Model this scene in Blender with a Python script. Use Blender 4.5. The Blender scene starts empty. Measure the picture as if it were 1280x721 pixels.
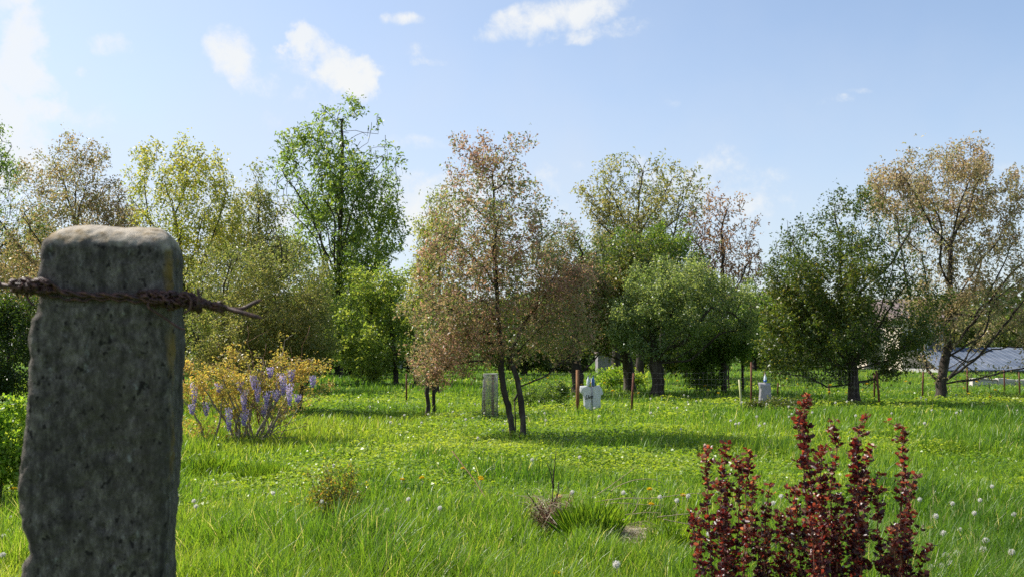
import bpy, math, random
import numpy as np
from mathutils import Vector, noise as mnoise
from math import radians as R

# ------------------------------------------------------------------ camera, sky, sun, exposure
SC = bpy.context.scene
COL = SC.collection
CAMZ = 1.7
F = 1108.0                       # focal length in photo pixels (photo is 1280 wide)
HY = 430.0                       # horizon row in the photo
cam_d = bpy.data.cameras.new('camera')
cam_d.sensor_width = 36.0
cam_d.lens = 36.0 * F / 1280.0
cam_d.shift_y = (HY - 360.5) / 1280.0
cam_d.clip_start = 0.05
cam_d.clip_end = 3000
cam_d.dof.use_dof = True
cam_d.dof.focus_distance = 17.0
cam_d.dof.aperture_fstop = 13
cam = bpy.data.objects.new('camera', cam_d)
cam.location = (0, 0, CAMZ)
cam.rotation_euler = (R(90), 0, 0)
COL.objects.link(cam)
SC.camera = cam

SUN_AZ = -66.0      # degrees from the view direction (+Y), negative = to the left
SUN_EL = 47.0
sd = Vector((math.sin(R(SUN_AZ)) * math.cos(R(SUN_EL)), math.cos(R(SUN_AZ)) * math.cos(R(SUN_EL)), math.sin(R(SUN_EL))))
sl = bpy.data.lights.new('sun', 'SUN')
sl.energy = 4.8
sl.angle = R(0.53)
sl.color = (1.0, 0.95, 0.86)
so = bpy.data.objects.new('sun', sl)
so.rotation_euler = (-sd).to_track_quat('-Z', 'Y').to_euler()
so.location = (-30, 20, 40)
COL.objects.link(so)

world = bpy.data.worlds.new('World')
SC.world = world
world.use_nodes = True
def build_world():
    nt = world.node_tree
    nt.nodes.clear()
    N, L = nt.nodes.new, nt.links.new
    out = N('ShaderNodeOutputWorld')
    bg = N('ShaderNodeBackground'); bg.inputs[1].default_value = 0.108
    sky = N('ShaderNodeTexSky'); sky.sky_type = 'NISHITA'; sky.sun_disc = False
    sky.sun_elevation = R(SUN_EL); sky.sun_rotation = R(SUN_AZ)
    sky.altitude = 200; sky.air_density = 1.0; sky.dust_density = 1.2; sky.ozone_density = 1.6
    tc = N('ShaderNodeTexCoord')
    vec = tc.outputs['Generated']
    def math_(op, a, b=None, c=None, clamp=False):
        n = N('ShaderNodeMath'); n.operation = op; n.use_clamp = clamp
        for i, v in enumerate((a, b, c)):
            if v is None: continue
            if isinstance(v, (int, float)): n.inputs[i].default_value = v
            else: L(v, n.inputs[i])
        return n.outputs[0]
    def smooth(v, lo, hi):
        n = N('ShaderNodeMapRange'); n.interpolation_type = 'SMOOTHSTEP'
        L(v, n.inputs[0]); n.inputs[1].default_value = lo; n.inputs[2].default_value = hi
        return n.outputs[0]
    sep = N('ShaderNodeSeparateXYZ'); L(vec, sep.inputs[0])
    def nz(scale, detail, rough=.6, dist=0.0, stretch=(1, 1, 1)):
        mp = N('ShaderNodeMapping'); mp.inputs['Scale'].default_value = stretch; L(vec, mp.inputs[0])
        n = N('ShaderNodeTexNoise'); n.inputs['Scale'].default_value = scale
        n.inputs['Detail'].default_value = detail; n.inputs['Roughness'].default_value = rough
        n.inputs['Distortion'].default_value = dist
        L(mp.outputs[0], n.inputs[0]); return n.outputs['Fac']
    n1 = nz(22, 10, .66, .3)
    n2 = nz(5, 5, .55)
    n3 = nz(34, 6, .6)
    # each cloud is a lobe of the sky round a direction; its edge is broken up by noise
    clouds = [  # direction (x, y=1, z) as tangents, half-size x, half-size z, strength, tilt
        (-.575, .40, .050, .05, 1.3, -.6), (-.57, .275, .050, .045, 1.6, -.3), (-.53, .33, .04, .04, 1.3, -.6), (-.58, .215, .06, .05, 1.2, 0), (-.50, .25, .05, .04, .5, .3), (-.22, .29, .05, .05, .55, 0),
        (-.445, .340, .030, .012, .75, 0), (-.305, .318, .045, .024, 1.2, -1.0), (-.27, .25, .03, .015, .35, .6),
        (-.205, .322, .048, .026, 1.35, -.8), 
        (-.128, .366, .018, .009, .8, 0), (-.098, .317, .020, .006, .7, -.1), (-.112, .328, .013, .010, .6, 0),
        (.045, .368, .085, .020, 1.2, .17), (.09, .352, .080, .011, .8, .14), (.108, .350, .018, .007, .7, 0),
        (-.12, .228, .06, .009, .5, 0), (.365, .272, .026, .006, .6, .12), (.395, .284, .02, .004, .45, .05),
        (.18, .275, .012, .006, .4, 0), (.22, .183, .10, .030, .6, 0), (.155, .19, .03, .026, .7, 0), (.25, .16, .13, .03, .6, 0),
        (-.10, .155, .09, .05, .8, 0), (-.30, .14, .08, .05, .7, 0), (.56, .19, .10, .018, .5, 0), (.02, .16, .08, .03, .6, 0),
        (.60, .16, .10, .03, .6, 0), (-.04, .18, .04, .03, .7, 0), (-.9, .3, .2, .12, 1, 0), (.95, .25, .2, .05, .7, 0), (-1.4, .5, .3, .15, 1, 0),
    ]
    wn = N('ShaderNodeTexNoise'); wn.inputs['Scale'].default_value = 12; wn.inputs['Detail'].default_value = 7; wn.inputs['Roughness'].default_value = .55; L(vec, wn.inputs[0])
    ws = N('ShaderNodeSeparateColor'); L(wn.outputs['Color'], ws.inputs[0])
    sx0 = math_('DIVIDE', sep.outputs[0], math_('MAXIMUM', sep.outputs[1], .02))
    sz0 = math_('DIVIDE', sep.outputs[2], math_('MAXIMUM', sep.outputs[1], .02))
    sx = math_('ADD', sx0, math_('MULTIPLY', math_('SUBTRACT', ws.outputs[0], .5), .20))
    sz = math_('ADD', sz0, math_('MULTIPLY', math_('SUBTRACT', ws.outputs[1], .5), .14))
    sxt = math_('ADD', sx0, math_('MULTIPLY', math_('SUBTRACT', ws.outputs[0], .5), .08))
    szt = math_('ADD', sz0, math_('MULTIPLY', math_('SUBTRACT', ws.outputs[1], .5), .035))
    total = None
    for (cx, cz, rx, rz, st, tilt) in clouds:
        thin = rz < .025
        dx = math_('SUBTRACT', sxt if thin else sx, cx); dz = math_('SUBTRACT', szt if thin else sz, cz)
        ct, s_ = math.cos(math.atan(tilt)), math.sin(math.atan(tilt))
        a = math_('ADD', math_('MULTIPLY', dx, ct / rx), math_('MULTIPLY', dz, s_ / rx))
        b = math_('ADD', math_('MULTIPLY', dx, -s_ / rz), math_('MULTIPLY', dz, ct / rz))
        d = math_('ADD', math_('MULTIPLY', a, a), math_('MULTIPLY', b, b))
        m = math_('MULTIPLY', math_('SUBTRACT', 1.0, math_('MULTIPLY', d, .5), clamp=True), st)
        total = m if total is None else math_('MAXIMUM', total, m)
    edge = math_('ADD', math_('MULTIPLY', math_('SUBTRACT', n1, .5), 2.3), math_('MULTIPLY', math_('SUBTRACT', n3, .5), 1.1))
    dens = smooth(math_('ADD', total, math_('MULTIPLY', edge, math_('MINIMUM', math_('MULTIPLY', total, 2.0), 1.0))), .28, 1.25)
    # a thin veil of high haze, thicker to the left where the sun stands and towards the horizon
    left = smooth(math_('MULTIPLY', sx, -1.0), -.55, .75)
    low = smooth(math_('MULTIPLY', sz, -1.0), -.42, -.08)
    veil = math_('ADD', math_('MULTIPLY', left, .30), math_('MULTIPLY', low, .40))
    veil = math_('MULTIPLY', math_('ADD', veil, .12), math_('ADD', .62, math_('MULTIPLY', n2, .76)))
    mixv = N('ShaderNodeMix'); mixv.data_type = 'RGBA'
    L(veil, mixv.inputs[0]); L(sky.outputs[0], mixv.inputs[6]); mixv.inputs[7].default_value = (3.65, 3.95, 4.45, 1)
    mixc = N('ShaderNodeMix'); mixc.data_type = 'RGBA'
    L(math_('MULTIPLY', dens, math_('ADD', .55, math_('MULTIPLY', n2, .75), clamp=True), clamp=True), mixc.inputs[0]); L(mixv.outputs[2], mixc.inputs[6]); mixc.inputs[7].default_value = (4.7, 4.8, 4.85, 1)
    L(mixc.outputs[2], bg.inputs[0]); L(bg.outputs[0], out.inputs[0])
build_world()
SC.view_settings.view_transform = 'Standard'
SC.view_settings.look = 'None'
SC.view_settings.gamma = 1
SC.view_settings.use_curve_mapping = False
SC.view_settings.exposure = 0.85
SC.render.engine = 'CYCLES'
SC.cycles.max_bounces = 7
SC.cycles.diffuse_bounces = 3
SC.cycles.glossy_bounces = 2
SC.cycles.transmission_bounces = 5
SC.cycles.transparent_max_bounces = 4
SC.cycles.use_denoising = False
SC.cycles.sample_clamp_indirect = 6
SC.cycles.sample_clamp_direct = 12
SC.render.filter_size = 1.5

rng = np.random.default_rng(7)
random.seed(7)

# ------------------------------------------------------------------ helpers
def tag(o, label=None, cat=None, group=None, kind=None):
    if label: o['label'] = label
    if cat: o['category'] = cat
    if group: o['group'] = group
    if kind: o['kind'] = kind
    return o
def empty(name, loc, label, cat, group=None):
    o = bpy.data.objects.new(name, None); COL.objects.link(o)
    o.location = loc; o.empty_display_size = .2
    return tag(o, label, cat, group)
def wx(px, Y): return (px - 640.0) / F * Y
def wz(py, Y): return CAMZ + (HY - py) / F * Y
def wp(px, py, Y): return np.array((wx(px, Y), Y, wz(py, Y)))
def hashn(ix, iy, s=0):
    n = (ix.astype(np.int64) * 374761393 + iy.astype(np.int64) * 668265263 + s * 1442695041) & 0x7fffffff
    n = ((n ^ (n >> 13)) * 1274126177) & 0x7fffffff
    return ((n ^ (n >> 16)) & 0xffff) / 65535.0
def vnoise(x, y, scale, s=0):
    x = np.asarray(x, float) * scale + 1000; y = np.asarray(y, float) * scale + 1000
    ix, iy = np.floor(x), np.floor(y)
    fx, fy = x - ix, y - iy
    fx = fx * fx * (3 - 2 * fx); fy = fy * fy * (3 - 2 * fy)
    a, b = hashn(ix, iy, s), hashn(ix + 1, iy, s)
    c, d = hashn(ix, iy + 1, s), hashn(ix + 1, iy + 1, s)
    return (a * (1 - fx) + b * fx) * (1 - fy) + (c * (1 - fx) + d * fx) * fy
def fnoise(x, y, scale, s=0):
    return (vnoise(x, y, scale, s) + .5 * vnoise(x, y, scale * 2.1, s + 1) + .25 * vnoise(x, y, scale * 4.3, s + 2)) / 1.75
def gz(x, y):
    return (fnoise(x, y, .16, 50) - .5) * .22 * np.clip((np.asarray(y, float) - 2) / 6, 0, 1) + (vnoise(x, y, .9, 60) - .5) * .05

def raw_mesh(name, V, loops, starts, mat, attrs=None, smooth=False):
    me = bpy.data.meshes.new(name)
    V = np.ascontiguousarray(V, dtype=np.float32)
    me.vertices.add(len(V)); me.vertices.foreach_set('co', V.ravel())
    loops = np.ascontiguousarray(loops, dtype=np.int32).ravel(); starts = np.ascontiguousarray(starts, dtype=np.int32)
    me.loops.add(len(loops)); me.loops.foreach_set('vertex_index', loops)
    me.polygons.add(len(starts)); me.polygons.foreach_set('loop_start', starts)
    if smooth: me.polygons.foreach_set('use_smooth', np.ones(len(starts), dtype=bool))
    for k, v in (attrs or {}).items():
        a = me.attributes.new(k, 'FLOAT', 'POINT'); a.data.foreach_set('value', np.ascontiguousarray(v, dtype=np.float32))
    me.update(calc_edges=True); me.validate()
    if mat: me.materials.append(mat)
    return me
def link(name, me, parent=None, world_loc=True):
    o = bpy.data.objects.new(name, me); COL.objects.link(o)
    if parent is not None:
        o.parent = parent
        if world_loc: o.matrix_parent_inverse = __import__('mathutils').Matrix.Translation(-Vector(parent.location))
    return o
class MB:
    """collects tubes, boxes and free faces; build() links them as ONE mesh object"""
    def __init__(s): s.V = []; s.Fc = []; s.n = 0
    def add(s, V, faces):
        V = np.asarray(V, float); s.V.append(V)
        for f in faces: s.Fc.append([i + s.n for i in f])
        s.n += len(V)
    def tube(s, P, r, sides=6, cap=True):
        P = np.asarray(P, float); n = len(P)
        r = np.full(n, r, float) if np.isscalar(r) else np.asarray(r, float)
        T = np.gradient(P, axis=0); T /= np.linalg.norm(T, axis=1)[:, None] + 1e-12
        ref = np.array((0, 0, 1.)) if abs(T[:, 2]).mean() < .75 else np.array((1., .3, 0))
        A = np.cross(T, ref); A /= np.linalg.norm(A, axis=1)[:, None] + 1e-12
        B = np.cross(T, A)
        a = np.arange(sides) / sides * 2 * np.pi
        V = P[:, None] + r[:, None, None] * (np.cos(a)[None, :, None] * A[:, None] + np.sin(a)[None, :, None] * B[:, None])
        fs = [(i * sides + j, i * sides + (j + 1) % sides, (i + 1) * sides + (j + 1) % sides, (i + 1) * sides + j) for i in range(n - 1) for j in range(sides)]
        if cap: fs += [tuple(range(sides))[::-1], tuple((n - 1) * sides + j for j in range(sides))]
        s.add(V.reshape(-1, 3), fs)
    def box(s, c, d, rz=0):
        x, y, z = [k / 2 for k in d]
        V = np.array([(i * x, j * y, k * z) for k in (-1, 1) for j in (-1, 1) for i in (-1, 1)])
        if rz: V = V @ np.array(((math.cos(rz), math.sin(rz), 0), (-math.sin(rz), math.cos(rz), 0), (0, 0, 1)))
        s.add(V + np.asarray(c), [(0, 2, 3, 1), (4, 5, 7, 6), (0, 1, 5, 4), (2, 6, 7, 3), (0, 4, 6, 2), (1, 3, 7, 5)])
    def sphere(s, c, r, nu=10, nv=7, sq=(1, 1, 1)):
        V = []; fs = []
        for i in range(nv + 1):
            t = math.pi * i / nv
            for j in range(nu):
                p = 2 * math.pi * j / nu
                V.append((c[0] + r * sq[0] * math.sin(t) * math.cos(p), c[1] + r * sq[1] * math.sin(t) * math.sin(p), c[2] + r * sq[2] * math.cos(t)))
        for i in range(nv):
            for j in range(nu): fs.append((i * nu + j, (i + 1) * nu + j, (i + 1) * nu + (j + 1) % nu, i * nu + (j + 1) % nu))
        s.add(V, fs)
    def build(s, name, mat, parent=None, smooth=True):
        V = np.concatenate(s.V); me = bpy.data.meshes.new(name)
        me.from_pydata(V.tolist(), [], s.Fc)
        if smooth:
            me.polygons.foreach_set('use_smooth', np.ones(len(me.polygons), dtype=bool))
        me.materials.append(mat); me.update()
        return link(name, me, parent)

# ------------------------------------------------------------------ materials
def new_mat(name):
    m = bpy.data.materials.new(name); m.use_nodes = True
    nt = m.node_tree; b = nt.nodes['Principled BSDF']
    return m, nt, b
def ramp(nt, cols, fac=None, pos=None):
    r = nt.nodes.new('ShaderNodeValToRGB'); el = r.color_ramp.elements
    n = len(cols); pos = pos or [i / (n - 1) for i in range(n)]
    while len(el) < n: el.new(.5)
    for i in range(n): el[i].position = pos[i]; el[i].color = (*cols[i], 1)
    if fac is not None: nt.links.new(fac, r.inputs[0])
    return r
def leaf_mat(name, cols, trans=.5, rough=.42, spec=.45, tmul=(1.9, 1.75, .8), pos=None):
    m, nt, b = new_mat(name)
    at = nt.nodes.new('ShaderNodeAttribute'); at.attribute_name = 'tint'
    r = ramp(nt, cols, at.outputs['Fac'], pos)
    nt.links.new(r.outputs[0], b.inputs['Base Color'])
    b.inputs['Roughness'].default_value = rough
    b.inputs['Specular IOR Level'].default_value = spec
    mul = nt.nodes.new('ShaderNodeMix'); mul.data_type = 'RGBA'; mul.blend_type = 'MULTIPLY'; mul.inputs[0].default_value = 1
    nt.links.new(r.outputs[0], mul.inputs[6]); mul.inputs[7].default_value = (tmul[0] * 1.12, tmul[1] * 1.12, tmul[2] * 1.12, 1)
    t = nt.nodes.new('ShaderNodeBsdfTranslucent'); nt.links.new(mul.outputs[2], t.inputs[0])
    mx = nt.nodes.new('ShaderNodeMixShader'); mx.inputs[0].default_value = trans
    nt.links.new(b.outputs[0], mx.inputs[1]); nt.links.new(t.outputs[0], mx.inputs[2])
    nt.links.new(mx.outputs[0], nt.nodes['Material Output'].inputs[0])
    return m
def rough_mat(name, cols, scale=8, rough=.85, bump=.3, stretch=(1, 1, 1), detail=6, metal=0, spec=.3, pos=None, bdist=.01):
    m, nt, b = new_mat(name)
    tc = nt.nodes.new('ShaderNodeTexCoord'); mp = nt.nodes.new('ShaderNodeMapping'); mp.inputs['Scale'].default_value = stretch
    nt.links.new(tc.outputs['Object'], mp.inputs[0])
    n = nt.nodes.new('ShaderNodeTexNoise'); n.inputs['Scale'].default_value = scale; n.inputs['Detail'].default_value = detail
    n.inputs['Roughness'].default_value = .65
    nt.links.new(mp.outputs[0], n.inputs[0])
    r = ramp(nt, cols, n.outputs['Fac'], pos or [.3 + .4 * i / (len(cols) - 1) for i in range(len(cols))])
    nt.links.new(r.outputs[0], b.inputs['Base Color'])
    b.inputs['Roughness'].default_value = rough; b.inputs['Metallic'].default_value = metal; b.inputs['Specular IOR Level'].default_value = spec
    if bump:
        bp = nt.nodes.new('ShaderNodeBump'); bp.inputs['Strength'].default_value = bump; bp.inputs['Distance'].default_value = bdist
        nt.links.new(n.outputs['Fac'], bp.inputs['Height']); nt.links.new(bp.outputs[0], b.inputs['Normal'])
    return m
M = {}
M['bark'] = rough_mat('dark_bark', [(.018, .013, .010), (.045, .034, .027), (.10, .085, .07)], 9, .9, .8, (1, 1, .35), bdist=.03)
M['bark_grey'] = rough_mat('grey_bark', [(.04, .035, .03), (.10, .09, .075), (.19, .17, .14)], 10, .9, .6, (1, 1, .3), bdist=.02)
M['twig_pale'] = rough_mat('pale_twig', [(.12, .09, .065), (.26, .21, .16), (.38, .33, .27)], 25, .8, .2)
M['twig_red'] = rough_mat('red_brown_twig', [(.07, .025, .015), (.15, .06, .035), (.24, .12, .07)], 25, .7, .2)
M['dry'] = rough_mat('dry_stalk', [(.22, .15, .09), (.38, .29, .19), (.5, .42, .31)], 30, .8, .2)
M['rust'] = rough_mat('rusty_steel', [(.035, .012, .008), (.10, .033, .017), (.20, .085, .04)], 30, .8, .5, bdist=.003)
M['rust_wire'] = rough_mat('rusty_wire', [(.012, .005, .004), (.045, .014, .010), (.15, .06, .04)], 180, .62, .6, spec=.5, bdist=.001)
M['wood_old'] = rough_mat('weathered_wood', [(.06, .025, .012), (.20, .095, .04), (.33, .19, .09)], 14, .85, .4, (1, 1, .2), bdist=.006)
M['bamboo'] = rough_mat('green_cane', [(.20, .21, .08), (.36, .36, .16), (.42, .40, .22)], 8, .6, .1, (1, 1, .3))
M['steel'] = rough_mat('galvanised_steel', [(.12, .13, .14), (.20, .21, .23), (.30, .31, .33)], 30, .5, .1, metal=.4)
M['wire_grey'] = rough_mat('galvanised_wire', [(.12, .12, .12), (.20, .20, .20), (.28, .28, .28)], 30, .55, 0, metal=.3)

# ------------------------------------------------------------------ ground
def build_ground():
    n1 = 150
    xs = np.sign(np.linspace(-1, 1, n1)) * np.abs(np.linspace(-1, 1, n1)) ** 2.6 * 900
    ys = np.concatenate([np.linspace(-12, 60, 145), 60 + (np.linspace(0, 1, 40)[1:] ** 2.5) * 1500])
    X, Y = np.meshgrid(xs, ys)
    Z = gz(X, Y) * np.clip(1 - (Y - 60) / 60, 0, 1)
    V = np.stack([X, Y, Z], -1).reshape(-1, 3)
    a = np.arange((len(ys) - 1) * (n1 - 1)); i = a // (n1 - 1); j = a % (n1 - 1)
    q = np.stack([i * n1 + j, i * n1 + j + 1, (i + 1) * n1 + j + 1, (i + 1) * n1 + j], 1)
    m, nt, b = new_mat('meadow_soil')
    tc = nt.nodes.new('ShaderNodeTexCoord'); n = nt.nodes.new('ShaderNodeTexNoise'); n.inputs['Scale'].default_value = 1.3; n.inputs['Detail'].default_value = 12
    n.inputs['Roughness'].default_value = .7
    nt.links.new(tc.outputs['Object'], n.inputs[0])
    r = ramp(nt, [(.030, .055, .010), (.055, .115, .014), (.095, .16, .022), (.15, .17, .04)], n.outputs['Fac'], [.3, .48, .6, .75])
    nt.links.new(r.outputs[0], b.inputs['Base Color']); b.inputs['Roughness'].default_value = .95; b.inputs['Specular IOR Level'].default_value = .1
    bp = nt.nodes.new('ShaderNodeBump'); bp.inputs['Strength'].default_value = .6; bp.inputs['Distance'].default_value = .05
    nt.links.new(n.outputs['Fac'], bp.inputs['Height']); nt.links.new(bp.outputs[0], b.inputs['Normal'])
    tag(link('ground', raw_mesh('ground', V, q, np.arange(len(q)) * 4, m, smooth=True)), kind='structure')
build_ground()

# ------------------------------------------------------------------ leaves
def leaves_mesh(name, P, D, size, width, tint, mat, six=False, droop=.15, fold=.12, parent=None, up_bias=0.0):
    n = len(P)
    D = D / (np.linalg.norm(D, axis=1)[:, None] + 1e-9)
    U = rng.normal(size=(n, 3)); U[:, 2] += up_bias
    S = np.cross(D, U); S /= np.linalg.norm(S, axis=1)[:, None] + 1e-9
    Nn = np.cross(S, D)
    size = np.asarray(size)[:, None] * np.ones((n, 1)); w = size * width
    down = np.array((0, 0, -1.))
    if six:
        def pt(t, s, f): return P + D * size * t + S * w * s + Nn * w * f + down * size * droop * t * t
        V = np.stack([pt(0, 0, 0), pt(.38, -.5, fold), pt(.78, -.42, fold), pt(1, 0, 0), pt(.78, .42, fold), pt(.38, .5, fold)], 1)
        b = (np.arange(n) * 6)[:, None]
        q = np.concatenate([b + np.array([0, 1, 2, 3]), b + np.array([0, 3, 4, 5])], 1).reshape(-1, 4)
        k = 6
    else:
        V = np.stack([P, P + D * size * .5 - S * w * .5 + Nn * w * fold, P + D * size + down * size * droop, P + D * size * .5 + S * w * .5 + Nn * w * fold], 1)
        q = np.arange(n * 4).reshape(-1, 4); k = 4
    return link(name, raw_mesh(name, V.reshape(-1, 3), q, np.arange(len(q)) * 4, mat, {'tint': np.repeat(tint, k)}), parent)

# ------------------------------------------------------------------ trees (space colonisation in the outline of the photographed crown)
def colonize(att, roots, step, di, dk, maxit=140, trop=(0, 0, .12)):
    nodes = []; par = []; own = []
    for path in roots:                       # each path: list of points; (index) joins a previous node
        prev = -1; pts = path
        if isinstance(path[0], tuple) and path[0][0] == 'at':
            q0 = path[0][1]; prev = int(np.argmin([((n_ - q0) ** 2).sum() for n_ in nodes])); pts = path[1:]
        own.append(len(nodes))
        last = nodes[prev] if prev >= 0 else None
        for p in pts:
            p = np.asarray(p, float)
            if last is not None:
                L = np.linalg.norm(p - last); k = max(1, int(round(L / step)))
                for q in range(1, k + 1):
                    c = last + (p - last) * q / k + (rng.normal(size=3) * step * .06 if q < k else 0)
                    nodes.append(c); par.append(prev); prev = len(nodes) - 1
            else:
                nodes.append(p); par.append(-1); prev = len(nodes) - 1
            last = p
    nodes = [np.asarray(n_) for n_ in nodes]
    A = np.asarray(att); near = np.zeros(len(A), int); nd = np.full(len(A), 1e9)
    def upd(idx0, idx1):
        nonlocal near, nd
        Q = np.array(nodes[idx0:idx1])
        for s in range(0, len(Q), 400):
            q = Q[s:s + 400]
            d = ((A[:, None] - q[None]) ** 2).sum(-1); m = d.argmin(1); dm = d[np.arange(len(A)), m]
            b = dm < nd; nd[b] = dm[b]; near[b] = m[b] + idx0 + s
    upd(0, len(nodes)); last_dir = {}
    for it in range(maxit):
        if len(A) == 0: break
        act = nd < di * di
        if not act.any():
            act = nd <= nd.min() * 1.2
        ids = near[act]; NP = np.array(nodes)
        v = A[act] - NP[ids]; v /= np.linalg.norm(v, axis=1)[:, None] + 1e-9
        acc = np.zeros((len(nodes), 3)); np.add.at(acc, ids, v)
        u = np.unique(ids); n0 = len(nodes)
        for i in u:
            d = acc[i]; L = np.linalg.norm(d)
            d = d / (L + 1e-9) + np.array(trop) + rng.normal(size=3) * .18
            d /= np.linalg.norm(d)
            ld = last_dir.get(i)
            if ld is not None and (len(ld) > 3 or max(float(d @ x) for x in ld) > .93): continue
            last_dir.setdefault(i, []).append(d)
            nodes.append(NP[i] + d * step); par.append(int(i))
        if len(nodes) == n0:
            kill = act
            keep = ~kill
        else:
            upd(n0, len(nodes)); keep = nd > dk * dk
        A, near, nd = A[keep], near[keep], nd[keep]
    return np.array(nodes), np.array(par), own
def radii(par, tip, rroot, expo=2.3):
    n = len(par); acc = np.zeros(n); cnt = np.zeros(n, int)
    r = np.zeros(n)
    for i in range(n - 1, -1, -1):
        r[i] = tip if cnt[i] == 0 else acc[i] ** (1 / expo)
        if par[i] >= 0: acc[par[i]] += r[i] ** expo; cnt[par[i]] += 1
    rmax = r.max(); p = math.log(rroot / tip) / math.log(rmax / tip) if rmax > tip * 1.01 else 1
    return tip * (r / tip) ** p, cnt
def branch_mesh(name, nodes, par, r, mat, parent, flare=True):
    n = len(par); ch = [[] for _ in range(n)]
    for i in range(n):
        if par[i] >= 0: ch[par[i]].append(i)
    V = []; Q = []; nv = 0
    starts = [(i, -1) for i in range(n) if par[i] < 0]
    while starts:
        s, p0 = starts.pop(); chain = [s] if p0 < 0 else [p0, s]; cur = s
        while ch[cur]:
            c = sorted(ch[cur], key=lambda k: -r[k])
            for o in c[1:]: starts.append((o, cur))
            cur = c[0]; chain.append(cur)
        if len(chain) < 2: continue
        P = nodes[chain].copy(); rr = r[chain].copy()
        if p0 >= 0: rr[0] = rr[1] * 1.15
        elif flare: rr[0] *= 1.45; 
        if p0 < 0 and flare and len(rr) > 2: rr[1] *= 1.15
        rm = rr.max(); k = 12 if rm > .07 else 7 if rm > .025 else 4 if rm > .012 else 3
        T = np.gradient(P, axis=0); T /= np.linalg.norm(T, axis=1)[:, None] + 1e-9
        ref = np.array((1., .2, 0)) if abs(T[0, 2]) > .6 else np.array((0, 0, 1.))
        A = np.cross(T, ref); A /= np.linalg.norm(A, axis=1)[:, None] + 1e-9; B = np.cross(T, A)
        a = np.arange(k) / k * 2 * np.pi
        jit = 1 + (rng.normal(size=(len(P), k)) * .07 if rm > .03 else 0)
        ring = P[:, None] + (rr[:, None] * jit)[:, :, None] * (np.cos(a)[None, :, None] * A[:, None] + np.sin(a)[None, :, None] * B[:, None])
        V.append(ring.reshape(-1, 3))
        m = len(P) - 1; i, j = np.divmod(np.arange(m * k), k)
        Q.append(nv + np.stack([i * k + j, i * k + (j + 1) % k, (i + 1) * k + (j + 1) % k, (i + 1) * k + j], 1)); nv += len(P) * k
    V = np.concatenate(V); Q = np.concatenate(Q)
    return link(name, raw_mesh(name, V, Q, np.arange(len(Q)) * 4, mat, smooth=True), parent)
def sample_env(env, Y, n, zmin=.25, hollow=.0):
    w = np.array([e[4] if len(e) > 4 else 1 for e in env]) * np.array([e[2] * e[3] for e in env]) ** 1.0
    w = w / w.sum(); idx = rng.choice(len(env), n, p=w); E = np.array([[*e[:4], (e[5] if len(e) > 5 else .85), (e[6] if len(e) > 6 else 0)] for e in env])[idx]
    d = rng.normal(size=(n, 3)); d /= np.linalg.norm(d, axis=1)[:, None]; rad = rng.random(n) ** (1 / 2.6)
    d *= rad[:, None]
    sc = Y / F
    x = (E[:, 0] - 640) * sc + d[:, 0] * E[:, 2] * sc
    z = CAMZ + (HY - E[:, 1]) * sc + d[:, 2] * np.where(d[:, 2] > 0, .84, 1) * E[:, 3] * sc - .03 * (HY - E[:, 1]) * sc
    y = Y + E[:, 5] + d[:, 1] * E[:, 2] * sc * E[:, 4]
    # keep the outline as photographed for the points nearer or farther than the trunk
    P = np.stack([x * 1.0, y, z], 1)
    return P[z > zmin]
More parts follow.
